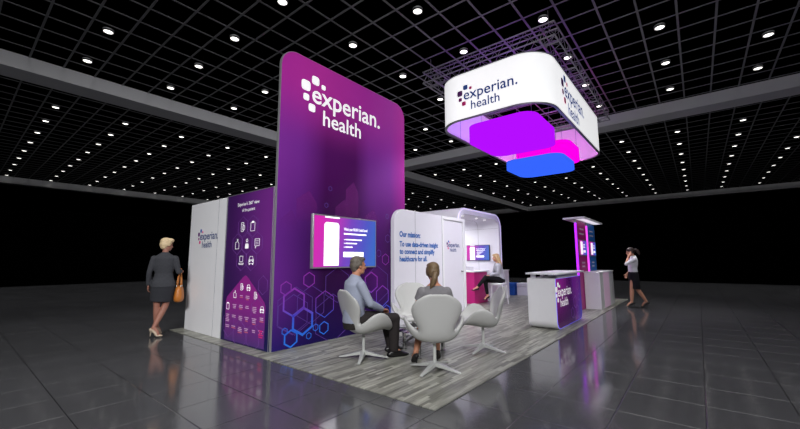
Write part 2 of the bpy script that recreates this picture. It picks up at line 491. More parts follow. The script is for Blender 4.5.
put('edge_trim', MB().box((3.045,4.917,0.008), (3.05,4.924,2.43)).box((3.04,6.36,0.008), (3.05,6.372,2.43)).box((3.045,4.918,2.43), (3.155,6.372,2.438)), M['silver'], tp)

# ------------------------------------------------------------------ tall tower
def tower_mat():
    m, t, b = base_mat('violet backlit fabric graphic')
    co, x, y, z = t.xyz('Object')      # x runs 0 at the left edge, z is height
    u = t.math('DIVIDE', x, 3.13)
    top = t.ramp(u, [(0,(158,36,140)), (0.25,(166,40,142)), (0.6,(150,36,140)), (0.85,(150,44,146)), (1,(168,42,146))])
    mid = t.ramp(u, [(0,(112,38,136)), (0.13,(104,34,130)), (0.3,(70,4,80)), (0.52,(66,4,76)), (0.64,(102,34,126)), (0.84,(118,42,142)), (1,(164,40,146))])
    low = t.ramp(u, [(0,(88,30,120)), (0.16,(62,14,90)), (0.3,(34,0,46)), (0.55,(40,2,54)), (0.7,(62,12,86)), (0.86,(46,2,62)), (1,(70,6,82))])
    bot = t.ramp(u, [(0,(14,16,84)), (0.2,(10,6,66)), (0.5,(14,2,58)), (0.8,(8,5,68)), (1,(12,10,80))])
    c = t.mix(t.smooth(z, 3.1, 4.4), mid, top)
    c = t.mix(t.smooth(z, 1.5, 3.3), low, c)
    c = t.mix(t.smooth(z, -0.25, 1.15), bot, c)
    nz = t.new('ShaderNodeTexNoise'); nz.inputs['Scale'].default_value = 1.3; t.link(co, nz.inputs['Vector'])
    c = t.mix(t.math('MULTIPLY', nz.outputs[0], 0.14), c, lin((30,4,64)))
    t.link(c, b.inputs['Base Color']); t.link(c, b.inputs['Emission Color'])
    b.inputs['Emission Strength'].default_value = 0.34
    b.inputs['Roughness'].default_value = 0.6; b.inputs['Specular IOR Level'].default_value = 0.2
    return m
tt = thing('tower', 'tall violet tower with rounded top corners, white logo and hexagon pattern', 'display tower', (3.06,4.87,0))
XZ = lambda a, b, d: V3((a, d, b))
out = rrect(3.06, 6.19, 0.008, 4.72, [0,0,.30,.30], 12)
fr = put('frame', MB().prism(out, 4.875, 4.915, XZ), M['silver'], tt, smooth=30)
inn = rrect(3.075, 6.18, 0.012, 4.71, [0,0,.29,.29], 12)
gr = put('graphic', MB().prism(inn, 4.868, 4.88, XZ), tower_mat(), tt, smooth=30)
FRONT = Face((0,4.868,0), (1,0,0), (0,-1,0))
logo(FRONT, gr, 3.665, 3.985, 1.70, M['print_white'], MARK_W, bold=0.012)
def hex_mat():
    m, t, b = base_mat('glowing hexagon line print')
    co, x, y, z = t.xyz('Object')
    c = t.ramp(t.smooth(z, 0.1, 1.15), [(0,(24,96,196)), (0.22,(50,72,186)), (0.42,(94,54,164)), (0.8,(118,40,150)), (1,(124,36,146))])
    t.link(c, b.inputs['Base Color']); t.link(c, b.inputs['Emission Color']); b.inputs['Emission Strength'].default_value = 0.35
    b.inputs['Roughness'].default_value = 0.6
    return m
q = MB()
for a, b, r, w in ((3.43,.68,.211,.034),(3.60,.38,.205,.044),(3.39,.15,.124,.030),(3.70,1.01,.118,.018),(3.28,.90,.102,.016),(4.03,.60,.215,.014),(3.85,.25,.055,.014),(3.72,.14,.05,.014),(3.28,.27,.05,.014),
                   (5.14,.90,.19,.026),(4.91,.71,.105,.022),(4.02,.22,.10,.02),(5.46,.62,.2,.022),(5.58,.32,.12,.018),(5.55,1.33,.11,.014)):
    FRONT.hexa(q, a, b, r, w*.8)
hx = put('hexagon_pattern', q, hex_mat(), gr, smooth=0)
q = MB()
for a, b, r in ((3.46,.55,.36),(3.42,.5,.3),(4.2,.35,.4),(4.3,.9,.3),(5.0,.35,.34),(5.3,.85,.36),(3.75,.62,.3),(4.75,.75,.3),(5.35,1.45,.07),(4.1,2.55,.04),(4.02,2.25,.04),(5.6,2.2,.05),(5.72,1.9,.05),(5.62,1.75,.08)):
    FRONT.hexa(q, a, b, r, 0.010, d=0.0024)
M['faint2'] = mat('faint blue violet line', (84,50,140), 0.6)
put('faint_hexagon_pattern', q, M['faint2'], gr, smooth=0)
def spire_mat():
    m, t, b = base_mat('faint magenta print')
    b.inputs['Base Color'].default_value = lin((122,30,126)); b.inputs['Roughness'].default_value = 0.6
    b.inputs['Emission Color'].default_value = lin((122,30,126)); b.inputs['Emission Strength'].default_value = 0.25
    co, x, y, z = t.xyz('Generated')
    t.link(t.smooth(z, 0.0, 0.8, 0.0, 0.2), b.inputs['Alpha'])
    return m
q = MB()
for a, b, w, h in ((3.62,2.45,.2,.5),(3.3,2.1,.16,.4),(4.62,2.75,.16,.8),(4.4,2.4,.18,.45),(5.15,2.3,.2,.4)):
    FRONT.fill(q, [(a-w,b-h),(a+w*.2,b-h),(a+w*.2,b),(a-w,b-.16)], d=0.0018, t=0.001)
    FRONT.fill(q, [(a+w*.22,b-h),(a+w,b-h),(a+w,b-.2),(a+w*.22,b)], d=0.0018, t=0.001)
put('spire_print', q, spire_mat(), gr, smooth=0)

# ------------------------------------------------------------------ television screens
def screen_mat(side=False):
    m, t, b = base_mat('lit screen picture')
    co, x, y, z = t.xyz('Generated')
    v = t.math('ADD', t.math('SUBTRACT', 1.0, y) if side else x, t.math('MULTIPLY', t.math('SUBTRACT', 0.5, z), 0.15))
    c = t.ramp(v, [(0,(216,34,176)), (0.2,(196,44,180)), (0.5,(118,66,190)), (0.78,(78,84,196)), (1,(56,104,196))])
    b.inputs['Base Color'].default_value = (0.01,0.01,0.012,1); b.inputs['Roughness'].default_value = 0.3
    t.link(c, b.inputs['Emission Color']); b.inputs['Emission Strength'].default_value = 1.0
    return m
M['screen'] = screen_mat(); M['screen_side'] = screen_mat(True)
M['screen_white'] = mat('lit white screen area', (250,250,255), 0.4, emit=0.9, var=0.0)
M['screen_grey'] = mat('pale grey screen lines', (205,212,222), 0.4, emit=0.6, var=0.0)
def tv_picture(face, a0, a1, b0, b1, parent, d):
    """phone page, headline, three bullet lines and a button on a lit screen"""
    w, h = a1 - a0, b1 - b0
    X = lambda u: a0 + u*w
    Y = lambda v: b0 + v*h
    q = MB()
    face.fill(q, rrect(X(.142), X(.365), Y(.025), Y(.885), [0,0,.04*w,.04*w], 5), d=d)
    face.fill(q, [(X(.15),Y(.972)),(X(.37),Y(.972)),(X(.37),Y(1)),(X(.15),Y(1))], d=d)
    face.fill(q, [(X(.436),Y(.195)),(X(.777),Y(.195)),(X(.777),Y(.302)),(X(.436),Y(.302))], d=d)
    for y, x1 in ((.545,.745),(.468,.66),(.39,.585)):
        face.circ(q, X(.45), Y(y)+.01*h, .006*w, d=d, n=6)
        face.fill(q, [(X(.468),Y(y)),(X(x1),Y(y)),(X(x1),Y(y+.024)),(X(.468),Y(y+.024))], d=d)
    face.fill(q, [(X(.44),Y(.66)),(X(.825),Y(.66)),(X(.825),Y(.69)),(X(.44),Y(.69))], d=d)
    face.text(q, "What's your FICO® Credit Score?", X(.44), Y(.745), width=.405*w, size=.047*w, bold=0.02, d=d)
    put('page_text', q, M['screen_white'], parent, smooth=0)
    q = MB()
    face.fill(q, [(X(.2),Y(.78)),(X(.33),Y(.78)),(X(.33),Y(.8)),(X(.2),Y(.8))], d=d*1.5)
    face.circ(q, X(.25), Y(.35), .045*w, .008*w, d=d*1.5); face.circ(q, X(.26), Y(.48), .03*w, .006*w, d=d*1.5)
    face.fill(q, [(X(.17),Y(.2)),(X(.33),Y(.2)),(X(.33),Y(.22)),(X(.17),Y(.22))], d=d*1.5)
    face.fill(q, [(X(.17),Y(.7)),(X(.22),Y(.7)),(X(.22),Y(.715)),(X(.17),Y(.715))], d=d*1.5)
    put('phone_content', q, M['screen_grey'], parent, smooth=0)

tv = thing('television', 'large wall television with pink and blue page, mounted on the violet tower', 'television', (4.455,4.84,1.2))
put('case', MB().box((3.70,4.80,1.185), (5.20,4.862,2.075)), M['silver'], tv, bevel=0.006)
sc = put('screen', MB().box((3.722,4.796,1.207), (5.178,4.802,2.053)), M['screen'], tv, smooth=0)
tv_picture(Face((0,4.796,0),(1,0,0),(0,-1,0)), 3.722, 5.178, 1.207, 2.053, sc, 0.002)
put('wall_bracket', MB().box((4.2,4.86,1.45), (4.7,4.869,1.8)), M['dark'], tv)

# ------------------------------------------------------------------ mission wall and door
mw = thing('mission_wall', 'white wall with rounded top corner printed with blue mission statement', 'wall panel', (6.6,4.80,0))
WX = lambda a, b, d: V3((a, d, b))
put('panel', MB().prism(rrect(5.70, 7.49, 0.008, 2.38, [0,0,0,.3], 12), 4.76, 4.86, WX), M['pod_white'], mw, smooth=30, bevel=0.006)
put('panel_seam', MB().box((6.405,4.757,0.02), (6.413,4.7605,2.37)).box((7.484,4.757,0.02), (7.492,4.7605,2.37)), M['seam'], mw)
MF = Face((0,4.76,0), (1,0,0), (0,-1,0))
q = MB()
MF.text(q, 'Our mission:', 5.86, 1.80, width=.735, size=.158, bold=0.045)
MF.text(q, 'To use data-driven insight', 5.862, 1.60, width=1.44, size=.148, bold=0.04)
MF.text(q, 'to connect and simplify', 5.862, 1.445, width=1.29, size=.148, bold=0.04)
MF.text(q, 'healthcare for all.', 5.862, 1.29, width=.99, size=.148, bold=0.04)
put('mission_lettering', q, M['mission_blue'], mw, smooth=0)

dr = thing('door', 'white closed door with small logo, in a white frame beside the meeting pod opening', 'door', (8.05,4.80,0))
put('frame', MB().box((7.495,4.745,0.008), (7.56,4.87,2.38)).box((8.49,4.745,0.008), (8.60,4.87,2.38)).box((7.56,4.745,2.30), (8.49,4.87,2.38)), M['white'], dr, bevel=0.005)
put('leaf', MB().box((7.565,4.775,0.012), (8.485,4.82,2.295)), M['pod_white'], dr, bevel=0.004)
DF = Face((0,4.775,0), (1,0,0), (0,-1,0))
logo(DF, dr, 7.785, 1.635, .56, M['navy'], MARK, bold=0.02)
put('handle', MB().tube([(8.43,4.775,1.02),(8.43,4.73,1.02),(8.33,4.73,1.02)], .011, 8).ell((8.43,4.772,1.02), (.026,.006,.026)), M['chrome'], dr)

# ------------------------------------------------------------------ meeting pod: an arch open at the front
pod = thing('meeting_pod', 'white arched meeting pod with rounded roof, lit inside and open at the front', 'meeting pod', (9.78,6.35,0))
PX0, PX1, PZ, PT = 8.43, 11.19, 2.73, .17
def arch_out(o=0.0): return [(PX0+o, 0.008)] + [(PX0+o+(.42-o)*(1-math.cos(a)), PZ-.42+(.42-o)*math.sin(a)) for a in [PI/2*k/12 for k in range(13)]] + [(PX1-.42+(.42-o)*math.sin(a), PZ-.42+(.42-o)*math.cos(a)) for a in [PI/2*k/12 for k in range(13)]] + [(PX1-o, 0.008)]
sh = put('shell', MB().loop(arch_out(), arch_out(PT), 4.875, 7.85, WX, closed=False), M['pod_white'], pod, smooth=30, bevel=0.008)
put('back_panel', MB().box((PX0+.1,7.72,0.008), (PX1-.1,7.84,2.6)), M['pod_white'], pod)
ci = arch_out(PT); ci2 = arch_out(PT+.003)
put('shell_seam', MB().loop(ci, ci2, 5.595, 5.603, WX, closed=False).loop(ci, ci2, 6.395, 6.403, WX, closed=False).box((PX1-PT-.003,4.9,2.30), (PX1-PT,7.7,2.307)), M['seam'], pod)
M['led_white'] = mat('pod lamp lens', (255,250,246), 0.4, emit=2.5, var=0.0)
for x, y in ((9.2,5.15),(10.05,5.15),(10.7,5.2),(9.2,6.2),(10.05,6.2),(10.6,6.9)):
    l_ = put('lamp', MB().lathe([(.03,PZ-PT-.008),(.036,PZ-PT-.004),(.036,PZ-PT+.004)], (x,y,0), 14), M['led_white'], pod)
put('edge_light', MB().loop(arch_out(.012), arch_out(.05), 4.868, 4.876, WX, closed=False), mat('lilac edge light', (226,218,255), 0.4, emit=0.35, var=0.0), pod, smooth=30)

WALLIN = PX1 - PT
SF = Face((WALLIN-.06,0,0), (0,-1,0), (-1,0,0))
tv2 = thing('television', 'small television with pink and blue page, on the inner wall of the meeting pod', 'television', (WALLIN-.03,5.6,1.28))
put('case', MB().box((WALLIN-.055,5.19,1.285), (WALLIN-.001,6.01,1.79)), M['dark'], tv2, bevel=0.004)
sc = put('screen', MB().box((WALLIN-.059,5.205,1.30), (WALLIN-.054,5.995,1.775)), M['screen_side'], tv2, smooth=0)
tv_picture(SF, -5.995, -5.205, 1.30, 1.775, sc, 0.003)

M['magenta'] = mat('magenta laminate', (196,24,122), 0.45, var=0.03)
dk = thing('desk', 'magenta desk with white top inside the meeting pod, below the small television', 'desk', (10.3,5.7,0))
put('body', MB().box((10.0,5.25,0.008), (10.86,6.2,0.94)), M['magenta'], dk, bevel=0.004)
put('worktop', MB().box((9.95,5.2,0.94), (10.95,6.25,0.985)), M['white'], dk, bevel=0.008)
for i, (x, y, c_) in enumerate(((10.16,5.42,'leaning'),(10.30,5.62,'flat'))):
    b_ = thing('leaflet_stand', ('small white leaflet stand at the front edge of the magenta desk', 'small white leaflet stand farther back on the magenta desk')[i], 'leaflet stand', (x,y,.985))
    put('back_plate', MB().obox((x,y,1.045), (.045,-.03,0), (.002,.003,.0), (-.008,-.012,.058)), M['white'], b_)
    put('foot', MB().box((x-.05,y-.045,.985), (x+.05,y+.045,.993)), M['white'], b_)

# stool
st = thing('bar_stool', 'white stool with slab seat under the woman at the meeting pod', 'stool', (10.42,4.66,0))
SX, SY = 10.42, 4.66
put('seat', MB().box((SX-.21,SY-.19,.575), (SX+.21,SY+.19,.63)), M['white'], st, bevel=0.015)
for i, j in ((-1,-1),(1,-1),(1,1),(-1,1)):
    put('leg', MB().tube([(SX+i*.2,SY+j*.18,.008),(SX+i*.17,SY+j*.15,.575)], .017, 8), M['white'], st)
put('footrest', MB().tube([(SX-.19,SY+.17,.2),(SX+.19,SY+.17,.2)], .011, 8).tube([(SX-.19,SY-.17,.2),(SX+.19,SY-.17,.2)], .011, 8), M['white'], st)

# pedestal and cube seats behind the pod
pd = thing('pedestal', 'slim white pedestal standing just right of the meeting pod', 'pedestal', (12.2,5.35,0))
put('column', MB().box((12.02,5.18,0.008), (12.42,5.52,.94)), M['white'], pd, bevel=0.01)
put('cap', MB().box((12.0,5.16,.94), (12.44,5.54,.965)), M['white'], pd, bevel=0.006)
M['blue_vinyl'] = mat('bright blue vinyl', (28,84,178), 0.45)
M['white_vinyl'] = mat('white vinyl', (226,224,238), 0.45)
def cube_seat(x0, y0, x1, y1, m, label):
    t = thing('cube_seat', label, 'cube seat', ((x0+x1)/2,(y0+y1)/2,0), 0)
    put('cushion', MB().box((x0,y0,.32), (x1,y1,.455)), m, t, bevel=0.025, seg=3)
    put('base', MB().box((x0+.01,y0+.01,.008), (x1-.01,y1-.01,.32)), m, t, bevel=0.012)
cube_seat(13.25, 5.34, 13.72, 5.80, M['blue_vinyl'], 'blue cube seat on the floor right of the white pedestal')
cube_seat(13.36, 4.74, 13.86, 5.30, M['white_vinyl'], 'white cube seat between the blue cube seat and the reception counter')
cube_seat(13.42, 4.12, 13.92, 4.68, M['white_vinyl'], 'white cube seat mostly hidden behind the reception counter')

# ------------------------------------------------------------------ reception counter
def counter_mat():
    m, t, b = base_mat('violet counter graphic')
    co, x, y, z = t.xyz('Generated')
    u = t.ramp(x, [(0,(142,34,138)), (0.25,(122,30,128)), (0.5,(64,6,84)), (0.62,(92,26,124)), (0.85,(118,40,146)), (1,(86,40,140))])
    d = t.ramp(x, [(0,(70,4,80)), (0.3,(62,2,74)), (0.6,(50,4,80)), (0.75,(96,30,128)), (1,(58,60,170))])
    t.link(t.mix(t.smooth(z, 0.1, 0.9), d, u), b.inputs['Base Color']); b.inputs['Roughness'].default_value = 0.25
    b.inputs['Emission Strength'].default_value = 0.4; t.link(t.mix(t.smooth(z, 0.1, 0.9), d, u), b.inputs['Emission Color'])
    return m
rc = thing('reception_counter', 'white reception counter with violet logo front and raised white top', 'counter', (8.17,2.4,0))
X0, X1, Y0, Y1 = 7.25, 9.10, 2.13, 2.66
body = rrect(X0, X1, 0.012, .955, [.16,.16,.02,.02], 8)
put('body', MB().prism(body, Y0, Y1, WX), M['white'], rc, smooth=30, bevel=0.004)
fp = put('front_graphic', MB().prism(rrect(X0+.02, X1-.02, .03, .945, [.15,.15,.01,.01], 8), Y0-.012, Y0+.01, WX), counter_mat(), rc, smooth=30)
CF = Face((0,Y0-.012,0), (1,0,0), (0,-1,0))
logo(CF, fp, 7.34, .615, .96, M['print_white'], MARK_W, bold=0.006)
q = MB()
for a, b, r in ((8.55,.42,.13),(8.7,.25,.09),(8.3,.22,.11),(8.86,.5,.08),(8.78,.75,.1)): CF.hexa(q, a, b, r, .012)
put('hexagon_pattern', q, M['faint'], fp, smooth=0)
M['led_blue'] = mat('blue violet edge light', (120,112,255), 0.4, emit=0.55, var=0.0)
o2 = rrect(X0+.012, X1-.005, .018, .95, [.155,.155,.01,.01], 8); i2 = rrect(X0+.022, X1-.018, .028, .946, [.15,.15,.01,.01], 8)
put('edge_light', MB().loop(o2, i2, Y0-.006, Y0+.004, WX), M['led_blue'], rc)
put('top', MB().prism(rrect(X0-.09, X1+.10, Y0-.08, Y1, .03, 3), 1.03, 1.062, lambda a, b, d: V3((a,b,d))), M['white'], rc, bevel=0.004)
for x in (7.34, 7.9, 8.45, 9.0):
    put('standoff', MB().box((x-.02,Y1-.14,.955), (x+.02,Y1-.05,1.03)), M['white'], rc)
put('upstand', MB().box((7.5,Y0+.02,.955), (9.0,Y0+.06,1.03)), M['white'], rc)

# ------------------------------------------------------------------ kiosk with two totems and a canopy
M['kiosk_magenta'] = mat('magenta kiosk print', (152,22,112), 0.5, emit=0.12)
M['kiosk_blue'] = mat('blue kiosk print', (24,86,158), 0.5, emit=0.12)
M['led_violet'] = mat('violet light strip', (178,40,255), 0.4, emit=1.3, var=0.0)
M['led_pink'] = mat('pink light strip', (246,70,236), 0.4, emit=1.2, var=0.0)
ks = thing('kiosk', 'twin-panel display kiosk, one magenta and one blue panel, under a white canopy', 'display kiosk', (11.6,2.5,0))
def totem(x0, x1, m, led, name):
    p_ = put('panel', MB().box((x0,2.45,.008), (x1,2.505,2.34)), m, ks, bevel=0.003, label=name)
    put('light_strip', MB().box((x0-.05,2.455,.02), (x0,2.50,2.28)), led, p_, smooth=0)
    put('post', MB().box((x0-.05,2.455,2.28), (x0,2.50,2.375)).box((x1,2.455,.008), (x1+.04,2.505,2.2)), M['silver'], p_)
    F2 = Face((0,2.45,0), (1,0,0), (0,-1,0))
    w = x1 - x0
    put('tablet_frame', MB().prism(rrect(x0+.10, x1-.05, 1.40, 1.85, .02, 3), 2.43, 2.45, WX), M['silver'], p_, bevel=0.002)
    s_ = put('tablet_screen', MB().box((x0+.13,2.427,1.43), (x1-.08,2.431,1.82)), M['screen'], p_, smooth=0)
    F3 = Face((0,2.427,0), (1,0,0), (0,-1,0))
    q = MB(); F3.fill(q, rrect(x0+.19, x0+.40, 1.45, 1.79, .02, 3)); F3.fill(q, [(x0+.47,1.50),(x0+.70,1.50),(x0+.70,1.56),(x0+.47,1.56)])
    for k in range(3): F3.fill(q, [(x0+.47,1.63+.04*k),(x0+.66,1.63+.04*k),(x0+.66,1.645+.04*k),(x0+.47,1.645+.04*k)])
    put('page_text', q, M['screen_white'], s_, smooth=0)
    pm = mat('soft white print', (214,196,214), 0.6)
    for (a0, a1, b) in ((.24,.66,2.115),(.2,.68,1.985),(.3,.62,1.20),(.3,.6,1.10)):
        q = MB(); F2.fill(q, rrect(x0 + a0*w/.9, x0 + a1*w/.9, b, b+.045, .015, 3)); put('heading_line', q, pm, p_, smooth=0)
totem(10.50, 11.46, M['kiosk_magenta'], M['led_violet'], 'magenta panel')
totem(11.72, 12.60, M['kiosk_blue'], M['led_pink'], 'blue panel')
put('canopy', MB().box((10.36,2.22,2.375), (12.66,2.76,2.42)), M['white'], ks, bevel=0.006)
M['canopy_glow'] = mat('lit canopy underside', (240,236,246), 0.5, emit=0.8, var=0.0)
put('canopy_underglow', MB().box((10.5,2.25,2.369), (12.5,2.44,2.376)), M['canopy_glow'], ks)  # added glowing strip that whitens the canopy underside

dc = thing('demo_counter', 'white demonstration counter with pink light stripe, in front of the kiosk panels', 'counter', (11.85,2.24,0))
put('body', MB().box((10.85,2.05,.008), (12.75,2.43,.955)), M['white'], dc, bevel=0.006)
put('top', MB().box((10.83,2.035,.955), (12.77,2.44,.98)), M['white'], dc, bevel=0.004)
M['pink_stripe'] = mat('pale pink lit stripe', (232,196,226), 0.4, emit=0.12, var=0.0)
put('light_stripe', MB().box((11.28,2.044,.02), (12.05,2.0505,.95)), M['pink_stripe'], dc)

# ------------------------------------------------------------------ hanging sign
SXA, SXB, SYA, SYB, SZA, SZB = 7.37, 13.1, 2.12, 4.84, 4.60, 5.72
def sign_mat(name, col, e):
    m, t, b = base_mat(name)
    b.inputs['Base Color'].default_value = lin(col); b.inputs['Roughness'].default_value = 0.6
    b.inputs['Emission Color'].default_value = lin(col); b.inputs['Emission Strength'].default_value = e
    nz = t.new('ShaderNodeTexNoise'); nz.inputs['Scale'].default_value = 90
    tc = t.new('ShaderNodeTexCoord'); t.link(tc.outputs['Object'], nz.inputs['Vector'])
    bp = t.new('ShaderNodeBump'); bp.inputs['Strength'].default_value = 0.03; t.link(nz.outputs[0], bp.inputs['Height']); t.link(bp.outputs[0], b.inputs['Normal'])
    return m
sg = thing('hanging_sign', 'large white rounded rectangular ring sign hung above the stand', 'hanging sign', ((SXA+SXB)/2,(SYA+SYB)/2,SZA))
XY = lambda a, b, d: V3((a,b,d))
ro = lambda o: rrect(SXA+o, SXB-o, SYA+o, SYB-o, .70-o, 14)
fab = put('fabric_shell', MB().loop(ro(0), ro(.02), SZA, SZB, XY), sign_mat('white glowing fabric', (250,250,252), 0.70), sg, smooth=30)
put('liner', MB().loop(ro(.021), ro(.035), SZA+.005, SZB-.005, XY), sign_mat('white inner fabric', (240,228,250), 0.14), sg, smooth=30)
put('bottom_rim', MB().loop(ro(-.012), ro(.045), SZA-.022, SZA+.006, XY), M['silver'], sg, smooth=30)
put('top_rim', MB().loop(ro(-.006), ro(.045), SZB-.004, SZB+.02, XY), M['silver'], sg, smooth=30)
q = MB()
for x in (8.6, 9.9, 11.2, 12.3): q.box((x-.006,SYA+.034,SZA), (x+.006,SYA+.04,SZB)).box((x-.006,SYB-.04,SZA), (x+.006,SYB-.034,SZB))
for y in (2.9, 3.55, 4.2): q.box((SXA+.034,y-.006,SZA), (SXA+.04,y+.006,SZB)).box((SXB-.04,y-.006,SZA), (SXB-.034,y+.006,SZB))
put('liner_seam', q, M['silver'], sg)
logo(Face((SXA,0,0),(0,-1,0),(-1,0,0)), fab, -4.01, 5.055, 1.30, M['sign_navy'], MARK, bold=0.011)
logo(Face((0,SYA,0),(1,0,0),(0,-1,0)), fab, 8.72, 5.10, 1.85, M['sign_navy'], MARK, bold=0.011, d=0.008)

tr = thing('lighting_truss', 'rectangular grey box truss hanging above the white ring sign', 'truss', ((SXA+SXB)/2,(SYA+SYB)/2,5.83))
M['truss'] = mat('grey truss metal', (132,130,138), 0.45, metal=0.3)
TZ0, TZ1, TS = 5.84, 6.14, .30
def beam(p, q_, side, n):
    """box truss between two corner points: four chords and zigzag lacing"""
    p, q_, side = V3(p), V3(q_), V3(side)
    ch = MB(); lc = MB(); h = V3((0,0,TZ1-TZ0))
    for o in (V3((0,0,0)), side, h, side + h): ch.tube([p+o, q_+o], .016, 6)
    for k in range(n):
        a = p + (q_-p)*(k/n); b = p + (q_-p)*((k+1)/n); c = (a+b)/2
        for s_ in (V3((0,0,0)), side):
            lc.tube([a+s_, c+s_+h], .005, 5); lc.tube([c+s_+h, b+s_], .005, 5)
        for s_ in (V3((0,0,0)), h):
            lc.tube([a+s_, c+s_+side], .005, 5); lc.tube([c+s_+side, b+s_], .005, 5)
    put('chord', ch, M['truss'], tr); put('lacing', lc, M['truss'], tr)
TX0, TX1, TY0, TY1 = 7.36, 13.3, 1.90, 5.17
beam((TX0,TY0,TZ0), (TX1,TY0,TZ0), (0,TS,0), 14)
beam((TX0,TY1-TS,TZ0), (TX1,TY1-TS,TZ0), (0,TS,0), 14)
beam((TX0,TY0,TZ0), (TX0,TY1,TZ0), (TS,0,0), 8)
beam((TX1-TS,TY0,TZ0), (TX1-TS,TY1,TZ0), (TS,0,0), 8)
beam((10.05,TY0,TZ0), (10.05,TY1,TZ0), (TS,0,0), 8)
for x in (9.0, 11.4): put('cross_bar', MB().tube([(x,TY0,TZ0),(x,TY1,TZ0)], .02, 8), M['truss'], tr)
for x in (TX0+.15, 10.2, TX1-.15):
    for y in (TY0+.15, TY1-.15):
        put('hanging_cable', MB().tube([(x,y,TZ1),(x,y,6.52)], .006, 5), M['truss'], tr)
        put('drop_cable', MB().tube([(x,min(max(y,SYA+.03),SYB-.03),TZ0+.02),(min(max(x,SXA+.03),SXB-.03),min(max(y,SYA+.03),SYB-.03),SZB)], .005, 5), M['truss'], tr)

def glow(name, c, e): 
    m, t, b = base_mat(name); b.inputs['Base Color'].default_value = (0,0,0,1); b.inputs['Roughness'].default_value = 1
    b.inputs['Emission Color'].default_value = lin(c); b.inputs['Emission Strength'].default_value = e; b.inputs['Specular IOR Level'].default_value = 0
    co, x, y, z = t.xyz('Object')
    return m
def lantern(x0, x1, y0, y1, z0, z1, m, label, tc, hx):
    t = thing('lantern', label, 'hanging lantern', ((x0+x1)/2,(y0+y1)/2,z0), 0, 'coloured lanterns under the ring sign')
    put('shade', MB().prism(rrect(x0, x1, y0, y1, .36, 10), z0, z1, XY), m, t, smooth=30)
    put('top_fill_glow', MB().prism(rrect(x0+.2, x1-.2, y0+.2, y1-.2, .2, 6), z1, z1+.01, XY), glow('lantern cap fill glow', tc, 1.2), t)  # added glowing cap, unseen from below, that tints the sign liner
    for x, y in ((hx,y0+.35), (hx,y1-.35)):
        put('cable', MB().tube([(x,y,z1),(x,y,TZ0)], .004, 5), M['truss'], t)
lantern(8.07, 9.98, 2.64, 4.40, 4.30, 4.71, glow('violet lantern glow', (182,14,255), 1.0), 'violet glowing lantern hanging nearest, at the left under the ring sign', (170,70,255), 9.0)
lantern(10.64, 12.2, 2.57, 4.17, 4.30, 4.69, glow('magenta lantern glow', (255,0,236), 1.0), 'magenta glowing lantern hanging behind the violet one under the ring sign', (255,50,235), 11.4)
lantern(9.86, 11.5, 2.57, 4.17, 3.90, 4.12, glow('blue lantern glow', (54,102,255), 1.0), 'blue glowing lantern hanging lowest under the ring sign', (90,130,255), 10.2)

# ------------------------------------------------------------------ lounge chairs and table
M['shell'] = mat('white leather', (178,178,177), 0.42, var=0.02, scale=4, bump=0.05, bscale=180)
def chair_shell():
    #        y     z     half   ry    rz
    rows = [(.315,.355,.13,0,.0), (.32,.39,.22,0,.02), (.275,.402,.295,0,.085), (.19,.393,.34,0,.195), (.10,.374,.36,0,.265),
            (.01,.360,.36,0,.275), (-.07,.354,.33,.0,.235), (-.13,.364,.27,.02,.16), (-.18,.40,.215,.04,.085), (-.212,.465,.192,.06,.04),
            (-.235,.55,.215,.075,.02), (-.255,.64,.262,.085,.005), (-.272,.73,.292,.075,0), (-.287,.81,.282,.05,-.01), (-.298,.865,.236,.03,-.02),
            (-.305,.903,.15,.01,-.014), (-.308,.918,.06,0,0)]
    N = 12
    vs = []; fs = []
    for (y, z, w, ry, rz) in rows:
        for i in range(N + 1):
            u = -1 + 2*i/N; k = abs(u)**2.6
            vs.append((w*math.sin(u*PI/2*.86)/math.sin(PI/2*.86), y + ry*k, z + rz*k))
    for r in range(len(rows)-1):
        for i in range(N):
            a = r*(N+1) + i; fs.append((a, a+1, a+N+2, a+N+1))
    mb = MB().add(vs, fs)
    o = put('shell', mb, M['shell'], smooth=0)
    me = o.data
    for p in me.polygons: p.use_smooth = True
    sd = o.modifiers.new('thick', 'SOLIDIFY'); sd.thickness = 0.045; sd.offset = 0.0
    sb = o.modifiers.new('sub', 'SUBSURF'); sb.levels = 2; sb.render_levels = 2
    dg = bpy.context.evaluated_depsgraph_get()
    nm = bpy.data.meshes.new_from_object(o.evaluated_get(dg)); nm.transform(Matrix.Translation(o.location))
    bpy.data.objects.remove(o)
    for p in nm.polygons: p.use_smooth = True
    nm.name = 'shell'; nm.materials.clear()
    return nm
def star_leg(a):
    d = V3((math.cos(a), math.sin(a), 0)); s = V3((-d.y, d.x, 0)); rings = []
    for r, z, w, h in ((.0,.075,.032,.03),(.08,.066,.03,.026),(.22,.038,.022,.016),(.325,.020,.016,.010),(.335,.018,.012,.008)):
        c = d*r + V3((0,0,z)); rings.append([c+s*w+V3((0,0,h)), c-s*w+V3((0,0,h)), c-s*w-V3((0,0,h*.6)), c+s*w-V3((0,0,h*.6))])
    return MB().loft(rings)
def make_chair(loc, heading, label):
    t = thing('swivel_chair', label, 'chair', (loc[0],loc[1],.008), heading, 'white swivel lounge chairs around the glass table')
    put('shell', chair_shell(), M['shell'], t, local=True, smooth=180)
    put('column', MB().lathe([(.034,.06),(.034,.10),(.021,.115),(.021,.34),(.05,.345),(.07,.362)]), M['alu'], t, local=True, smooth=40)
    for k in range(4): put('leg', star_leg(PI/4 + k*PI/2 + .15), M['alu'], t, local=True, bevel=.003)
    return t
def head_to(dx, dy): return math.atan2(dy, dx) - PI/2
TAB = V3((4.42, 3.18, 0))
MANC, WOMC, RGTC, BAKC = V3((3.66,3.60,0)), V3((3.80,2.55,0)), V3((5.04,2.53,0)), V3((4.93,3.72,0))
HM = head_to(.94,-.33); HW = head_to(.74,.67); HR = head_to(-.60,.80); HB = head_to(-.75,-.66)
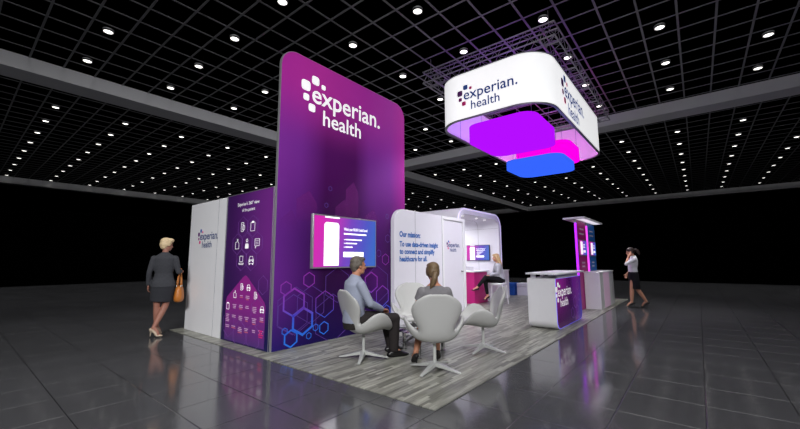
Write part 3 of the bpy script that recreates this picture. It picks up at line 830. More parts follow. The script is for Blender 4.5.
ch = make_chair(MANC, HM, 'white swivel lounge chair with the man sitting in it')
dup(ch, (WOMC.x,WOMC.y,.008), HW, 'white swivel lounge chair seen from behind with the woman in grey sitting in it')
dup(ch, (RGTC.x,RGTC.y,.008), HR, 'empty white swivel lounge chair at the right, seen from the side')
dup(ch, (BAKC.x,BAKC.y,.008), HB, 'empty white swivel lounge chair behind the woman, facing the camera')

def glass_mat():
    m, t, b = base_mat('clear glass')
    b.inputs['Base Color'].default_value = (0.86,0.92,0.92,1); b.inputs['Roughness'].default_value = 0.03
    b.inputs['Transmission Weight'].default_value = 1.0; b.inputs['IOR'].default_value = 1.45
    nz = t.new('ShaderNodeTexNoise'); nz.inputs['Scale'].default_value = 2
    t.link(t.smooth(nz.outputs[0], 0, 1, .02, .05), b.inputs['Roughness'])
    return m
ct = thing('coffee_table', 'low round glass coffee table with steel legs between the lounge chairs', 'coffee table', (TAB.x,TAB.y,0))
put('glass_top', MB().lathe([(.40,.335),(.405,.339),(.405,.343),(.40,.347)], (TAB.x,TAB.y,0), 40), glass_mat(), ct, smooth=40)
for k in range(3):
    a = 1.55 + k*2*PI/3
    x, y = TAB.x + .33*math.cos(a), TAB.y + .33*math.sin(a)
    put('leg', MB().lathe([(.04,.008),(.04,.016),(.028,.02),(.028,.318),(.036,.322),(.036,.335)], (x,y,0), 18), M['chrome'], ct, smooth=40)

# ------------------------------------------------------------------ people
def skin_mat(name, c): return mat(name, c, 0.5, var=0.05, scale=20, spec=0.35)
SK = skin_mat('fair skin', (206,150,124)); SK2 = skin_mat('tan skin', (188,130,102)); SKL = skin_mat('leg skin', (158,108,92))
M['eye'] = mat('eye', (40,32,30), 0.2, var=0.0)
M['lip'] = mat('lip colour', (170,80,78), 0.4)
def basis(f, upv=V3((0,0,1))):
    f = f.normalized(); r = f.cross(upv).normalized(); u = r.cross(f)
    return Matrix((r, f, u)).transposed()   # columns right, forward, up
def ellipsoid(mb, c, r, B): mb.ell(c, r, B, 16, 11)
def limb(mb, a, b, radii, n=14, mid=None):
    """tapered limb with a ball at each end; radii run evenly from a to b"""
    a, b = V3(a), V3(b); k = len(radii) - 1
    pts = [a + (b-a)*(i/k) for i in range(k+1)]
    mb.tube(pts, list(radii), n, True)
    mb.ell(a, (radii[0],)*3); mb.ell(b, (radii[-1],)*3)
def head(mb, c, f, s=1.0, upv=V3((0,0,1)), fem=True):
    B = basis(f, upv); P = lambda x, y, z: c + B @ (V3((x,y,z))*s)
    E = lambda x, y, z, rx, ry, rz: mb.ell(P(x,y,z), (rx*s,ry*s,rz*s), B, 16, 11)
    E(0,-.012,.028,.073,.092,.082)           # skull
    E(0,.035,-.03,.057,.055,.075)            # face
    E(0,.04,-.075,.043 if fem else .05,.042,.034)   # jaw
    E(0,.066,-.094,.02,.018,.016)            # chin
    E(0,.074,.018,.05,.018,.014)             # brow
    for sx in (-1,1):
        E(sx*.035,.062,-.025,.02,.02,.018)   # cheek
        E(sx*.074,-.005,-.012,.009,.02,.031) # ear
    mb.tube([P(0,.083,.012),P(0,.096,-.012),P(0,.108,-.034)], [.007*s,.010*s,.013*s], 8); E(0,.1,-.036,.015,.013,.010)
    E(0,.083,-.064,.022,.012,.006); E(0,.081,-.074,.018,.012,.007)   # lips
    return P, B
def hand(mb, w, d, pn, side, curl=.35, s=1.0, spread=.02):
    """palm and five fingers from the wrist w along d; pn is the palm normal, side points to the thumb"""
    d = d.normalized(); pn = (pn - d*pn.dot(d)).normalized(); sd = (side - d*side.dot(d)); sd = (sd - pn*sd.dot(pn)).normalized()
    mb.tube([w - d*.01, w + d*.02*s, w + d*.055*s, w + d*.085*s], [(.024*s,.018*s),(.030*s,.016*s),(.039*s,.015*s),(.037*s,.012*s)], 12, True, lateral=sd)
    for i, (o, L) in enumerate(((.028,.072),(.010,.08),(-.009,.075),(-.027,.058))):
        p = w + d*(.078*s) + sd*o*s; r = .0088*s; pts = [p]; a = .15*curl; dirv = d
        for k, fr_ in enumerate((.45,.31,.24)):
            a += curl*(.7 if k else .5)
            dirv = (d*math.cos(a) + pn*math.sin(a) + sd*(o*spread/.03)).normalized()
            p = p + dirv*L*s*fr_; pts.append(p)
        mb.tube(pts, [r*1.05, r, r*.92, r*.75], 8); mb.ell(pts[-1], (r*.76,)*3, None, 8, 6)
    t0 = w + d*.022*s + sd*.024*s; t1 = t0 + (d*.55 + sd*.8 + pn*.2).normalized()*.04*s; t2 = t1 + (d*.85 + sd*.35 + pn*.35).normalized()*.033*s
    mb.tube([t0, t1, t2], [.014*s,.0115*s,.009*s], 8); mb.ell(t2, (.009*s,)*3, None, 8, 6)
def foot(mb, an, toe, s=1.0, heel=.0):
    """bare foot from the ankle joint towards the toe point"""
    d = (toe - an); d.z = 0; d.normalize()
    he = an - d*.035*s + V3((0,0,-.035))
    mb.tube([he, an + d*.03*s + V3((0,0,-.03)), (an+toe)/2 + V3((0,0,.012)), toe - d*.03*s + V3((0,0,.006)), toe], [(.026*s,.03*s),(.031*s,.035*s),(.036*s,.024*s),(.038*s,.016*s),(.024*s,.011*s)], 12, True, lateral=d.cross(V3((0,0,1))))
    mb.ell(he, (.027*s,)*3); mb.ell(an, (.036*s,)*3)
def heel_shoe(an, toe, m, par, s=1.0, floor=None, rise=.09):
    """court shoe: a low upper, a sole, and a thin heel down to the ground plane of the toe"""
    d = (toe - an); d.z = 0; d.normalize(); lat = d.cross(V3((0,0,1)))
    he = an - d*.04*s + V3((0,0,-.03)); z0 = toe.z - .012
    mb = MB()
    mb.tube([he + V3((0,0,.004)), he + d*.03*s + V3((0,0,-.008)), (he+toe)/2 + V3((0,0,.004)), toe - d*.055*s + V3((0,0,.004)), toe + d*.028*s], [(.031*s,.034*s),(.036*s,.035*s),(.042*s,.031*s),(.045*s,.026*s),(.018*s,.011*s)], 14, True, lateral=lat)
    mb.ell(he, (.029*s,.029*s,.03*s))
    hb = V3((he.x, he.y, z0)) - d*.008
    mb.tube([he + V3((0,0,-.02)), he*.5 + hb*.5 + d*.004, hb], [.018,.010,.007], 10)
    return put('shoe', mb, m, par, local=True, remesh=.006, relax=3, smooth=180)
def flat_shoe(an, toe, m, par, s=1.0):
    d = (toe - an); d.z = 0; d.normalize(); lat = d.cross(V3((0,0,1))); mb = MB(); z = toe.z
    hb = V3((an.x, an.y, z)) - d*.07*s
    mb.tube([hb + V3((0,0,.03)), hb + d*.05*s + V3((0,0,.04)), hb + d*.13*s + V3((0,0,.032)), V3((toe.x,toe.y,z+.02)) - d*.06*s, V3((toe.x,toe.y,z+.014))], [(.038*s,.044*s),(.046*s,.066*s),(.050*s,.056*s),(.052*s,.036*s),(.034*s,.02*s)], 14, True, lateral=lat)
    mb.ell(hb + V3((0,0,.03)), (.035*s,.035*s,.034*s)); mb.ell(V3((toe.x,toe.y,z+.014)), (.03*s,.03*s,.016*s))
    put('shoe', mb, m, par, local=True, remesh=.008, relax=3, smooth=180)
def torso(mb, rings, lateral, n=20):
    """loft through (centre, half width, half depth)"""
    mb.tube([V3(c) for c, _, _ in rings], [(w, d) for _, w, d in rings], n, True, lateral=lateral)
def eyes(P, B, par, s=1.0):
    for sx in (-1, 1):
        put('eye', MB().ell(P(sx*.031,.078,.004), (.009*s,.007*s,.006*s), B, 10, 8), M['eye'], par, local=True, smooth=180)
def finish_body(mb, par, m): return put('body', mb, m, par, local=True, remesh=.0075, relax=4, smooth=180)
def cloth(name, mb, par, m, vox=.01, relax=5): return put(name, mb, m, par, local=True, remesh=vox, relax=relax, smooth=180)
def fabric(name, c, var=.1, bump=.25, scale=40, rough=.85): return mat(name, c, rough, var=var, scale=scale, bump=bump, bscale=160, spec=0.2)

def arm(mb, sh, el, wr, f=1.0):
    limb(mb, sh, el, (.046*f,.044*f,.038*f,.035*f)); limb(mb, el, wr, (.036*f,.037*f,.031*f,.024*f))
def leg(mb, hp, kn, an, f=1.0):
    limb(mb, hp, kn, (.085*f,.078*f,.066*f,.054*f)); limb(mb, kn, an, (.052*f,.056*f,.047*f,.034*f))
def sleeve(mb, sh, el, wr, f=1.0, cuff=1.0):
    limb(mb, sh, el, (.056*f,.054*f,.049*f,.045*f)); e2 = el + (wr-el)*cuff
    k = [el + (e2-el)*i/3 for i in range(4)]; mb.tube(k, [.046*f,.047*f,.042*f,.037*f], 14)

# ---- 1: woman walking at the left of the stand, seen from behind
def walking_woman():
    t = thing('person', 'blonde woman in grey skirt suit and beige heels, walking left of the stand', 'person', (2.51,7.50,0), head_to(.42,.905))
    hp = V3((0,0,.95)); L = V3
    body = MB()
    hl, hr = L((-.085,0,.92)), L((.085,0,.92)); kl, kr = L((-.075,.03,.53)), L((.055,.02,.53)); al, ar = L((-.06,.06,.165)), L((-.085,-.08,.165))
    leg(body, hl, kl, al); leg(body, hr, kr, ar)
    foot(body, al, al + L((.05,.14,-.135))); foot(body, ar, ar + L((.12,-.04,-.135)))
    torso(body, [((0,0,.88),.165,.11),((0,0,.97),.16,.105),((0,.005,1.10),.125,.09),((0,.0,1.25),.15,.105),((0,-.01,1.38),.165,.095),((0,-.012,1.43),.10,.07),((.0,-.005,1.46),.052,.052)], (1,0,0))
    body.tube([(0,-.008,1.44),(0,.005,1.5),(0,.015,1.56)], [.053,.049,.05], 14)
    hc = L((.012,.022,1.612)); hd = L((.86,.50,-.12))
    P, B = head(body, hc, hd, .98)
    sl, el, wl = L((-.163,-.01,1.362)), L((-.215,-.03,1.12)), L((-.225,.03,.89))
    sr, er, wr = L((.163,-.01,1.362)), L((.225,-.01,1.12)), L((.245,.20,1.13))
    arm(body, sl, el, wl, .95); arm(body, sr, er, wr, .95)
    hand(body, wl, L((0,.05,-1)), L((1,0,0)), L((0,1,0)), .5, .92)
    hand(body, wr, L((.15,1,.05)), L((-.2,0,-1)), L((-1,.1,0)), 1.1, .92)
    finish_body(body, t, SKL)
    eyes(P, B, t)
    h = MB()
    E = lambda x, y, z, rx, ry, rz: h.ell(P(x,y,z), (rx,ry,rz), B, 16, 11)
    E(0,-.022,.05,.084,.098,.078); E(0,-.045,.0,.082,.075,.075); E(0,-.05,-.045,.068,.052,.05); E(.03,.035,.085,.06,.062,.04); E(-.02,.05,.08,.055,.05,.034)
    E(.07,-.01,.015,.018,.05,.05); E(-.07,-.01,.015,.018,.05,.05)
    cloth('hair', h, t, mat('short blonde hair', (214,190,150), .5, var=.22, scale=55, bump=.5, bscale=70), .008, 3)
    SUIT = fabric('charcoal suiting', (62,63,68), var=.25)
    j = MB()
    torso(j, [((0,.0,.855),.188,.138),((0,0,.93),.182,.13),((0,.003,1.02),.155,.11),((0,.005,1.10),.142,.103),((0,0,1.25),.168,.12),((0,-.01,1.37),.178,.11),((0,-.012,1.425),.12,.085),((0,-.01,1.455),.075,.07)], (1,0,0), 24)
    sleeve(j, sl, el, wl, .98); sleeve(j, sr, er, wr, .98, .93)
    j.tube([(0,-.012,1.43),(0,-.012,1.475)], [.078,.064], 16)
    jk = cloth('jacket', j, t, SUIT)
    s = MB()
    torso(s, [((0,0,.985),.150,.108),((0,0,.90),.178,.125),((-.005,.0,.80),.182,.128),((-.012,.005,.70),.176,.125),((-.02,.005,.60),.168,.12)], (1,0,0), 28)
    cloth('skirt', s, t, fabric('dark grey skirt cloth', (48,49,54), var=.2))
    SH = mat('beige patent leather', (196,176,154), .3)
    heel_shoe(al, al + L((.05,.14,-.135)), SH, t); heel_shoe(ar, ar + L((.12,-.04,-.135)), SH, t)
    # bag hanging from the forearm
    bg = thing('handbag', 'tan leather handbag with two handles, carried by the woman at the left', 'handbag', t.location, t.rotation_euler.z)
    LE = mat('tan leather', (184,110,40), .45, var=.15, scale=14, bump=.15, bscale=40)
    o = wr + L((-.005,-.035,-.035)); b = MB()
    for k in range(1): pass
    rings = []
    for z, w, d in ((-.235,.05,.155),(-.30,.068,.172),(-.40,.085,.19),(-.47,.088,.19),(-.52,.07,.165),(-.53,.03,.10)):
        rings.append([o + L((w*math.cos(q)*(abs(math.cos(q))**-.3 if abs(math.cos(q)) > .05 else 1), d*math.sin(q), z)) for q in [2*PI*i/24 for i in range(24)]])
    rings.insert(0, [p*.15 + (o + L((0,0,-.228)))*.85 for p in rings[0]])
    b.loft(rings); put('bag_body', b, LE, bg, local=True, smooth=60, sub=1)
    for sx in (-1,1):
        put('handle', MB().tube([o + L((sx*.03,-.10,-.25)), o + L((sx*.026,-.075,-.12)), o + L((sx*.014,-.03,-.01)), o + L((sx*.01,0,.075)), o + L((sx*.014,.03,-.01)), o + L((sx*.026,.075,-.12)), o + L((sx*.03,.10,-.25))], .0115, 8), LE, bg, local=True, smooth=60)
        for sy in (-1,1): put('handle_ring', MB().tube([o + L((sx*.034,sy*.10+.022*math.cos(q),-.245+.022*math.sin(q))) for q in [2*PI*i/12 for i in range(13)]], .005, 6), M['silver'], bg, local=True)
walking_woman()

# ---- 2: man sitting in the chair by the television
def seated_man():
    t = thing('person', 'grey-haired man in light blue shirt and dark trousers, sitting in a lounge chair', 'person', (MANC.x,MANC.y,0), HM)
    L = V3; body = MB()
    hl, hr = L((-.10,-.13,.53)), L((.10,-.13,.53)); kl, kr = L((-.13,.40,.515)), L((.13,.41,.515)); al, ar = L((-.16,.52,.115)), L((.13,.40,.115))
    leg(body, hl, kl, al, 1.08); leg(body, hr, kr, ar, 1.08)
    foot(body, al, al + L((-.02,.14,-.085)), .85); foot(body, ar, ar + L((.03,.14,-.085)), .85)
    torso(body, [((0,-.14,.46),.165,.13),((0,-.15,.58),.165,.12),((0,-.145,.72),.155,.11),((0,-.14,.87),.175,.12),((0,-.14,1.00),.19,.11),((0,-.135,1.06),.115,.08),((0,-.13,1.10),.062,.06)], (1,0,0))
    body.tube([(0,-.135,1.07),(0,-.12,1.13),(0,-.10,1.19)], [.062,.058,.058], 14)
    hc = L((.0,-.088,1.245)); P, B = head(body, hc, L((.0,1,-.05)), 1.06, fem=False)
    sl, el, wl = L((-.195,-.14,.995)), L((-.25,-.02,.755)), L((-.08,.22,.645))
    sr, er, wr = L((.195,-.14,.995)), L((.25,-.03,.755)), L((.10,.23,.645))
    arm(body, sl, el, wl, 1.1); arm(body, sr, er, wr, 1.1)
    hand(body, wl, L((.65,.75,-.1)), L((0,.1,-1)), L((.7,-.6,.2)), .5, 1.05); hand(body, wr, L((-.45,.9,-.12)), L((0,.1,-1)), L((-.7,-.6,.2)), .5, 1.05)
    finish_body(body, t, SK2); eyes(P, B, t)
    h = MB(); E = lambda x, y, z, rx, ry, rz: h.ell(P(x,y,z), (rx,ry,rz), B, 16, 11)
    E(0,-.026,.05,.083,.098,.078); E(0,-.055,.0,.08,.068,.07); E(0,-.055,-.045,.062,.046,.045); E(0,.03,.085,.068,.06,.035)
    E(.072,-.012,.02,.014,.035,.04); E(-.072,-.012,.02,.014,.035,.04)
    cloth('hair', h, t, mat('short greying hair', (92,84,76), .6, var=.35, scale=60, bump=.5, bscale=80), .008, 3)
    s = MB()
    torso(s, [((0,-.145,.50),.185,.15),((0,-.15,.60),.182,.14),((0,-.145,.72),.175,.13),((0,-.14,.87),.195,.137),((0,-.14,.99),.205,.125),((0,-.135,1.05),.14,.10),((0,-.13,1.09),.085,.078)], (1,0,0), 24)
    sleeve(s, sl, el, wl, 1.12, .95); sleeve(s, sr, er, wr, 1.12, .95)
    s.tube([(0,-.135,1.07),(0,-.122,1.115)], [.08,.070], 16)
    cloth('shirt', s, t, fabric('pale blue shirt cloth', (146,152,170), var=.05, bump=.15))
    q = MB(); f = 1.22
    for a_, b_, c_ in ((hl,kl,al),(hr,kr,ar)):
        limb(q, a_, b_, (.10,.094,.085,.076)); e2 = c_ + V3((0,-.005,-.035)); q.tube([b_, b_*.66+e2*.34, b_*.33+e2*.67, e2], [.076,.074,.068,.064], 16); q.ell(b_, (.078,)*3)
    torso(q, [((0,-.13,.43),.17,.15),((0,-.14,.50),.188,.152),((0,-.145,.57),.186,.146)], (1,0,0), 24)
    cloth('trousers', q, t, fabric('dark brown trouser cloth', (44,40,40), var=.15))
    SH = mat('black shoe leather', (20,19,19), .35)
    for a_, dx in ((al,-.02),(ar,.03)): flat_shoe(a_, L((a_.x+dx, a_.y+.19, .012)), SH, t, 1.05)
seated_man()

# ---- 3: woman sitting with her back to the camera
def seated_woman():
    t = thing('person', 'woman in grey dress with blonde ponytail, sitting with her back to the camera', 'person', (WOMC.x,WOMC.y,0), HW)
    L = V3; body = MB()
    hl, hr = L((-.085,-.05,.51)), L((.085,-.05,.51)); kl, kr = L((-.10,.37,.51)), L((.08,.38,.52)); al, ar = L((-.20,.27,.155)), L((.10,.42,.155))
    leg(body, hl, kl, al, .95); leg(body, hr, kr, ar, .95)
    foot(body, al, al + L((-.02,.14,-.125))); foot(body, ar, ar + L((.02,.14,-.125)))
    torso(body, [((0,-.06,.45),.165,.12),((0,-.07,.55),.16,.11),((0,-.065,.68),.125,.09),((0,-.06,.82),.15,.10),((0,-.06,.945),.155,.09),((0,-.055,1.0),.10,.07),((0,-.05,1.04),.052,.05)], (1,0,0))
    body.tube([(0,-.055,1.01),(0,-.045,1.07),(0,-.03,1.12)], [.053,.049,.05], 14)
    hc = L((-.01,-.015,1.178)); P, B = head(body, hc, L((-.12,1,-.10)), .98)
    sl, el, wl = L((-.155,-.06,.94)), L((-.225,.0,.70)), L((-.10,.2,.62)); sr, er, wr = L((.155,-.06,.94)), L((.225,.0,.70)), L((.08,.21,.62))
    arm(body, sl, el, wl, .95); arm(body, sr, er, wr, .95)
    hand(body, wl, L((.5,.85,-.1)), L((0,.1,-1)), L((.7,-.6,.2)), .4, .92); hand(body, wr, L((-.5,.85,-.1)), L((0,.1,-1)), L((-.7,-.6,.2)), .4, .92)
    finish_body(body, t, SK2); eyes(P, B, t)
    h = MB(); E = lambda x, y, z, rx, ry, rz: h.ell(P(x,y,z), (rx,ry,rz), B, 16, 11)
    E(0,-.022,.044,.078,.096,.073); E(0,-.045,.0,.076,.07,.075); E(0,-.052,-.04,.066,.048,.045); E(0,.04,.075,.066,.055,.04)
    E(.07,.0,.0,.016,.045,.06); E(-.07,.0,.0,.016,.045,.06)
    HR_ = mat('dark blonde hair', (108,87,62), .5, var=.4, scale=50, bump=.5, bscale=70)
    ho = cloth('hair', h, t, HR_, .008, 3)
    p = MB(); pts = [P(0,-.105,-.02), P(-.005,-.135,-.035), P(-.02,-.135,-.10), P(-.045,-.115,-.17), P(-.065,-.10,-.215)]
    p.tube(pts, [.02,.034,.036,.028,.008], 14); p.ell(pts[0], (.026,)*3)
    c2 = cloth('ponytail', p, t, HR_, .007, 2)
    s = MB()
    torso(s, [((0,-.06,.44),.185,.14),((0,-.07,.55),.178,.128),((0,-.065,.68),.142,.105),((0,-.06,.82),.165,.117),((0,-.06,.93),.165,.104),((0,-.057,.985),.13,.085),((0,-.055,1.01),.085,.07)], (1,0,0), 24)
    for sh_, e_ in ((sl,el),(sr,er)):
        k = sh_ + (e_-sh_)*.42; s.tube([sh_, sh_*.5+k*.5, k], [.058,.058,.062], 16); s.ell(sh_, (.057,)*3)
    for a_, b_ in ((hl,kl),(hr,kr)): limb(s, a_, a_ + (b_-a_)*.9, (.105,.10,.09,.085))
    cloth('dress', s, t, fabric('grey marl dress cloth', (120,118,122), var=.12))
    SH = mat('black suede', (24,23,24), .6)
    for a_, dx in ((al,-.02),(ar,.02)): heel_shoe(a_, a_ + L((dx,.14,-.125)), SH, t)
seated_woman()

# ---- 4: woman on the stool in the pod
def stool_woman():
    t = thing('person', 'woman with long blonde hair, grey top and black trousers, sitting on the pod stool', 'person', (SX,SY,0), head_to(-.70,.71))
    L = V3; body = MB()
    hl, hr = L((-.085,-.02,.715)), L((.085,-.02,.715)); kl, kr = L((-.06,.42,.80)), L((.07,.40,.70)); al, ar = L((-.02,.68,.50)), L((.09,.33,.25))
    leg(body, hl, kl, al, .92); leg(body, hr, kr, ar, .92)
    foot(body, al, al + L((0,.15,-.07))); foot(body, ar, ar + L((0,.12,-.115)))
    torso(body, [((0,-.04,.66),.165,.12),((0,-.05,.76),.155,.11),((0,-.03,.89),.122,.09),((0,.0,1.02),.145,.10),((0,.02,1.15),.16,.09),((0,.03,1.20),.10,.07),((0,.035,1.24),.05,.05)], (1,0,0))
    body.tube([(0,.03,1.21),(0,.045,1.27),(0,.06,1.32)], [.052,.048,.05], 14)
    hc = L((0,.075,1.375)); P, B = head(body, hc, L((0,1,-.12)), .98)
    sl, el, wl = L((-.17,.02,1.155)), L((-.20,.10,.91)), L((-.10,.33,.85)); sr, er, wr = L((.17,.02,1.155)), L((.20,.10,.91)), L((.08,.33,.83))
    arm(body, sl, el, wl, .92); arm(body, sr, er, wr, .92)
    hand(body, wl, L((.3,.95,-.05)), L((0,0,-1)), L((.8,-.3,.2)), .4, .92); hand(body, wr, L((-.3,.95,-.1)), L((0,0,-1)), L((-.8,-.3,.2)), .4, .92)
    finish_body(body, t, SK); eyes(P, B, t)
    h = MB(); E = lambda x, y, z, rx, ry, rz: h.ell(P(x,y,z), (rx,ry,rz), B, 16, 11)
    E(0,-.022,.046,.083,.10,.077); E(0,-.05,.0,.084,.07,.08); E(0,.04,.075,.066,.055,.04)
    h.tube([P(0,-.06,.0), P(0,-.09,-.09), P(0,-.115,-.2), P(0,-.125,-.32), P(0,-.12,-.40)], [(.084,.06),(.09,.05),(.085,.042),(.07,.034),(.03,.015)], 16, True, lateral=(1,0,0))
    for sx in (-1,1): h.tube([P(sx*.07,.0,.03), P(sx*.082,-.01,-.06), P(sx*.085,-.04,-.15), P(sx*.075,-.08,-.25)], [.03,.03,.03,.02], 10)
    cloth('hair', h, t, mat('long blonde hair', (206,172,126), .5, var=.25, scale=40, bump=.4, bscale=60), .008, 3)
    s = MB()
    torso(s, [((0,-.045,.70),.175,.13),((0,-.05,.78),.165,.122),((0,-.03,.89),.142,.105),((0,.0,1.02),.165,.117),((0,.02,1.14),.174,.106),((0,.03,1.19),.125,.085),((0,.033,1.225),.075,.066)], (1,0,0), 24)
    sleeve(s, sl, el, wl, .95, .95); sleeve(s, sr, er, wr, .95, .95)
    cloth('top', s, t, fabric('grey knit', (168,168,178), var=.08))
    q = MB()
    for a_, b_, c_ in ((hl,kl,al),(hr,kr,ar)):
        limb(q, a_, b_, (.10,.09,.078,.066)); e2 = b_ + (c_-b_)*.82; limb(q, b_, e2, (.064,.06,.054,.048))
    torso(q, [((0,-.04,.65),.165,.13),((0,-.045,.72),.178,.132),((0,-.05,.77),.165,.12)], (1,0,0), 24)
    cloth('trousers', q, t, fabric('black trouser cloth', (24,23,26), var=.1))
    SH = mat('black shoe leather', (16,15,16), .35)
    heel_shoe(al, al + L((0,.15,-.07)), SH, t); heel_shoe(ar, ar + L((0,.12,-.115)), SH, t)
stool_woman()

# ---- 5: woman standing at the right, hand at her ear
def standing_woman():
    t = thing('person', 'dark-haired woman in white blouse and black skirt, standing at the right with hand to ear', 'person', (12.02,1.44,0), head_to(-.28,.96))
    L = V3; body = MB(); k_ = .985
    hl, hr = L((-.08,0,.90)), L((.08,0,.90)); kl, kr = L((-.08,.07,.52)), L((.07,-.07,.52)); al, ar = L((-.08,.10,.155)), L((.08,-.27,.165))
    leg(body, hl, kl, al, .95); leg(body, hr, kr, ar, .95)
    foot(body, al, al + L((0,.145,-.125))); foot(body, ar, ar + L((.0,.14,-.135)))
    torso(body, [((0,0,.86),.16,.11),((0,0,.95),.155,.105),((0,.005,1.06),.12,.09),((0,-.01,1.19),.145,.10),((0,-.03,1.31),.16,.09),((0,-.035,1.355),.10,.07),((0,-.03,1.39),.05,.05)], (1,0,0))
    body.tube([(0,-.035,1.36),(0,-.015,1.42),(0,.01,1.47)], [.052,.048,.05], 14)
    hc = L((0,.035,1.515)); P, B = head(body, hc, L((0,1,-.28)), .96)
    sl, el, wl = L((-.172,-.03,1.31)), L((-.20,.18,1.18)), L((-.12,.10,1.385)); sr, er, wr = L((.172,-.03,1.31)), L((.20,-.03,1.05)), L((.17,.13,.90))
    arm(body, sl, el, wl, .92); arm(body, sr, er, wr, .92)
    hand(body, wl, L((.2,-.62,1)), L((1,0,-.1)), L((0,1,.2)), .3, .92); hand(body, wr, L((-.1,.3,-1)), L((-1,0,0)), L((0,1,.2)), .5, .92)
    finish_body(body, t, SK); eyes(P, B, t)
    h = MB(); E = lambda x, y, z, rx, ry, rz: h.ell(P(x,y,z), (rx,ry,rz), B, 16, 11)
    E(0,-.022,.046,.082,.098,.075); E(0,-.045,.0,.08,.072,.075); E(0,.022,.068,.066,.052,.038); E(0,-.055,-.04,.06,.045,.04)
    HRD = mat('dark brown hair', (44,28,24), .45, var=.3, scale=50, bump=.4, bscale=60)
    cloth('hair', h, t, HRD, .008, 3)
    p = MB(); pts = [P(0,-.10,.03), P(0,-.15,.02), P(0,-.19,-.04), P(0,-.20,-.11), P(0,-.19,-.16)]; p.tube(pts, [.022,.04,.044,.034,.01], 14)
    cloth('ponytail', p, t, HRD, .008, 2)
    s = MB()
    torso(s, [((0,0,.955),.155,.115),((0,.003,1.06),.14,.108),((0,-.01,1.19),.165,.122),((0,-.03,1.30),.174,.107),((0,-.035,1.345),.125,.085),((0,-.032,1.375),.075,.068)], (1,0,0), 24)
    sleeve(s, sl, el, wl, 1.0, .06); sleeve(s, sr, er, wr, 1.0, .3)
    s.tube([(0,-.035,1.36),(0,-.03,1.405)], [.076,.064], 16)
    cloth('blouse', s, t, fabric('white blouse cloth', (228,228,236), var=.03, bump=.15))
    q = MB()
    torso(q, [((0,0,1.0),.138,.107),((0,0,.90),.172,.125),((0,-.005,.78),.176,.128),((0,-.01,.64),.165,.128),((0,-.01,.50),.148,.135)], (1,0,0), 28)
    cloth('skirt', q, t, fabric('black skirt cloth', (30,29,36), var=.12))
    SH = mat('black court shoe leather', (16,15,16), .35)
    heel_shoe(al, al + L((0,.145,-.125)), SH, t); heel_shoe(ar, ar + L((0,.14,-.135)), SH, t)
standing_woman()

# ------------------------------------------------------------------ light
def sun(name, d, strength, angle, col=(1,1,1)):
    l = bpy.data.lights.new(name, 'SUN'); l.energy = strength; l.angle = R(angle); l.color = col
    o = bpy.data.objects.new(name, l); C.objects.link(o)
    o.rotation_euler = V3(d).to_track_quat('-Z', 'Y').to_euler(); return o
def area(name, loc, to, w, h, power, col=(1,1,1), spread=180):
    l = bpy.data.lights.new(name, 'AREA'); l.shape = 'RECTANGLE'; l.size = w; l.size_y = h; l.spread = R(spread); l.energy = power; l.color = col
    o = bpy.data.objects.new(name, l); C.objects.link(o); o.location = loc
    o.rotation_euler = (V3(to) - V3(loc)).to_track_quat('-Z', 'Y').to_euler(); return o
sun('overhead_fill_sun', (.05,.08,-1), 1.5, 40)  # added sun through the open grid for even overhead light
area('fill_area_left', (-6.0,-3.5,6.3), (3.2,6.0,.6), 3, 1.6, 280, spread=75)  # added unseen fill from behind the camera for the left-facing sides
area('fill_area_front', (2.5,-7.5,6.3), (6.5,3.5,.6), 3, 1.6, 60, spread=75)  # second added fill behind the camera, for the front faces
def spot(name, loc, to, power, ang, blend=.6):
    l = bpy.data.lights.new(name, 'SPOT'); l.energy = power; l.spot_size = R(ang); l.spot_blend = blend; l.shadow_soft_size = .12
    o = bpy.data.objects.new(name, l); C.objects.link(o); o.location = loc
    o.rotation_euler = (V3(to) - V3(loc)).to_track_quat('-Z', 'Y').to_euler()
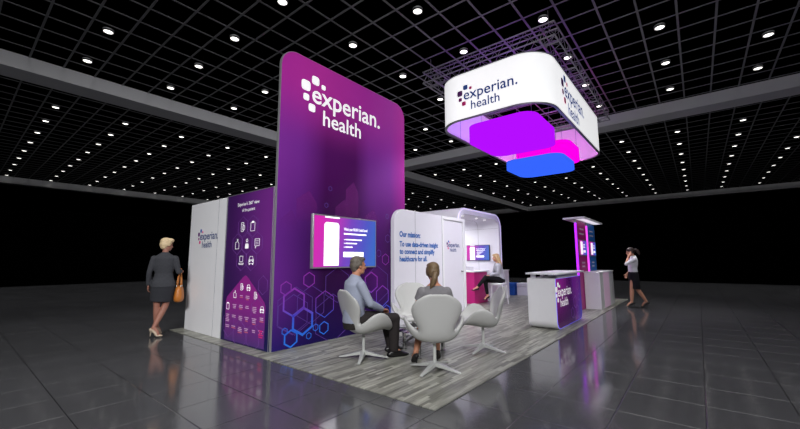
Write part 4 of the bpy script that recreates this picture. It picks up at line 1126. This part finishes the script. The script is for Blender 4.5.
for loc_, to_, pw, an in (((7.7,2.3,4.55),(6.7,4.76,1.4),250,75), ((9.0,2.3,4.55),(8.9,4.76,1.5),250,75), ((9.6,2.3,4.55),(8.0,2.5,.6),150,80),
                          ((11.0,2.3,4.55),(11.6,2.4,.9),220,85), ((12.6,2.3,4.55),(12.6,2.0,1.0),170,85)):
    spot('stand_fill_spot', loc_, to_, pw, an)  # added spots below the sign that brighten the stand, no fixtures there
for x, y in ((9.3,5.6),(10.3,6.6)):
    l = bpy.data.lights.new('pod_light', 'AREA'); l.shape = 'DISK'; l.size = .25; l.energy = 26
    o = bpy.data.objects.new('pod_light', l); C.objects.link(o); o.location = (x, y, PZ-PT-.03)

for nm, x, y, col in (('violet_liner_fill',9.0,3.5,(.45,.2,1)), ('magenta_liner_fill',11.5,3.4,(1,.15,.8))):  # added point lights above the lanterns to colour the sign liner
    l = bpy.data.lights.new(nm, 'POINT'); l.energy = 34; l.color = col; l.shadow_soft_size = .1
    o = bpy.data.objects.new(nm, l); C.objects.link(o); o.location = (x, y, 4.95)
w = bpy.data.worlds.new('World'); bpy.context.scene.world = w; w.use_nodes = True
w.node_tree.nodes['Background'].inputs[0].default_value = (0,0,0,1); w.node_tree.nodes['Background'].inputs[1].default_value = 0

# ------------------------------------------------------------------ camera
cam = bpy.data.cameras.new('camera'); co = bpy.data.objects.new('camera', cam); C.objects.link(co)
cam.sensor_width = 36; cam.sensor_fit = 'HORIZONTAL'; cam.lens = F_/800*36; cam.clip_end = 200
Mx = Matrix((rt, up, -fw)).transposed().to_4x4(); Mx.translation = CAM
co.matrix_world = Mx
S = bpy.context.scene; S.camera = co
S.view_settings.view_transform = 'Standard'; S.view_settings.look = 'None'; S.view_settings.gamma = 1; S.view_settings.exposure = 0
S.view_settings.use_curve_mapping = False
S.cycles.max_bounces = 6; S.cycles.diffuse_bounces = 3; S.cycles.glossy_bounces = 3; S.cycles.transmission_bounces = 6; S.cycles.transparent_max_bounces = 8
S.cycles.caustics_reflective = False; S.cycles.caustics_refractive = False
S.cycles.sample_clamp_indirect = 4
S.cycles.use_denoising = True
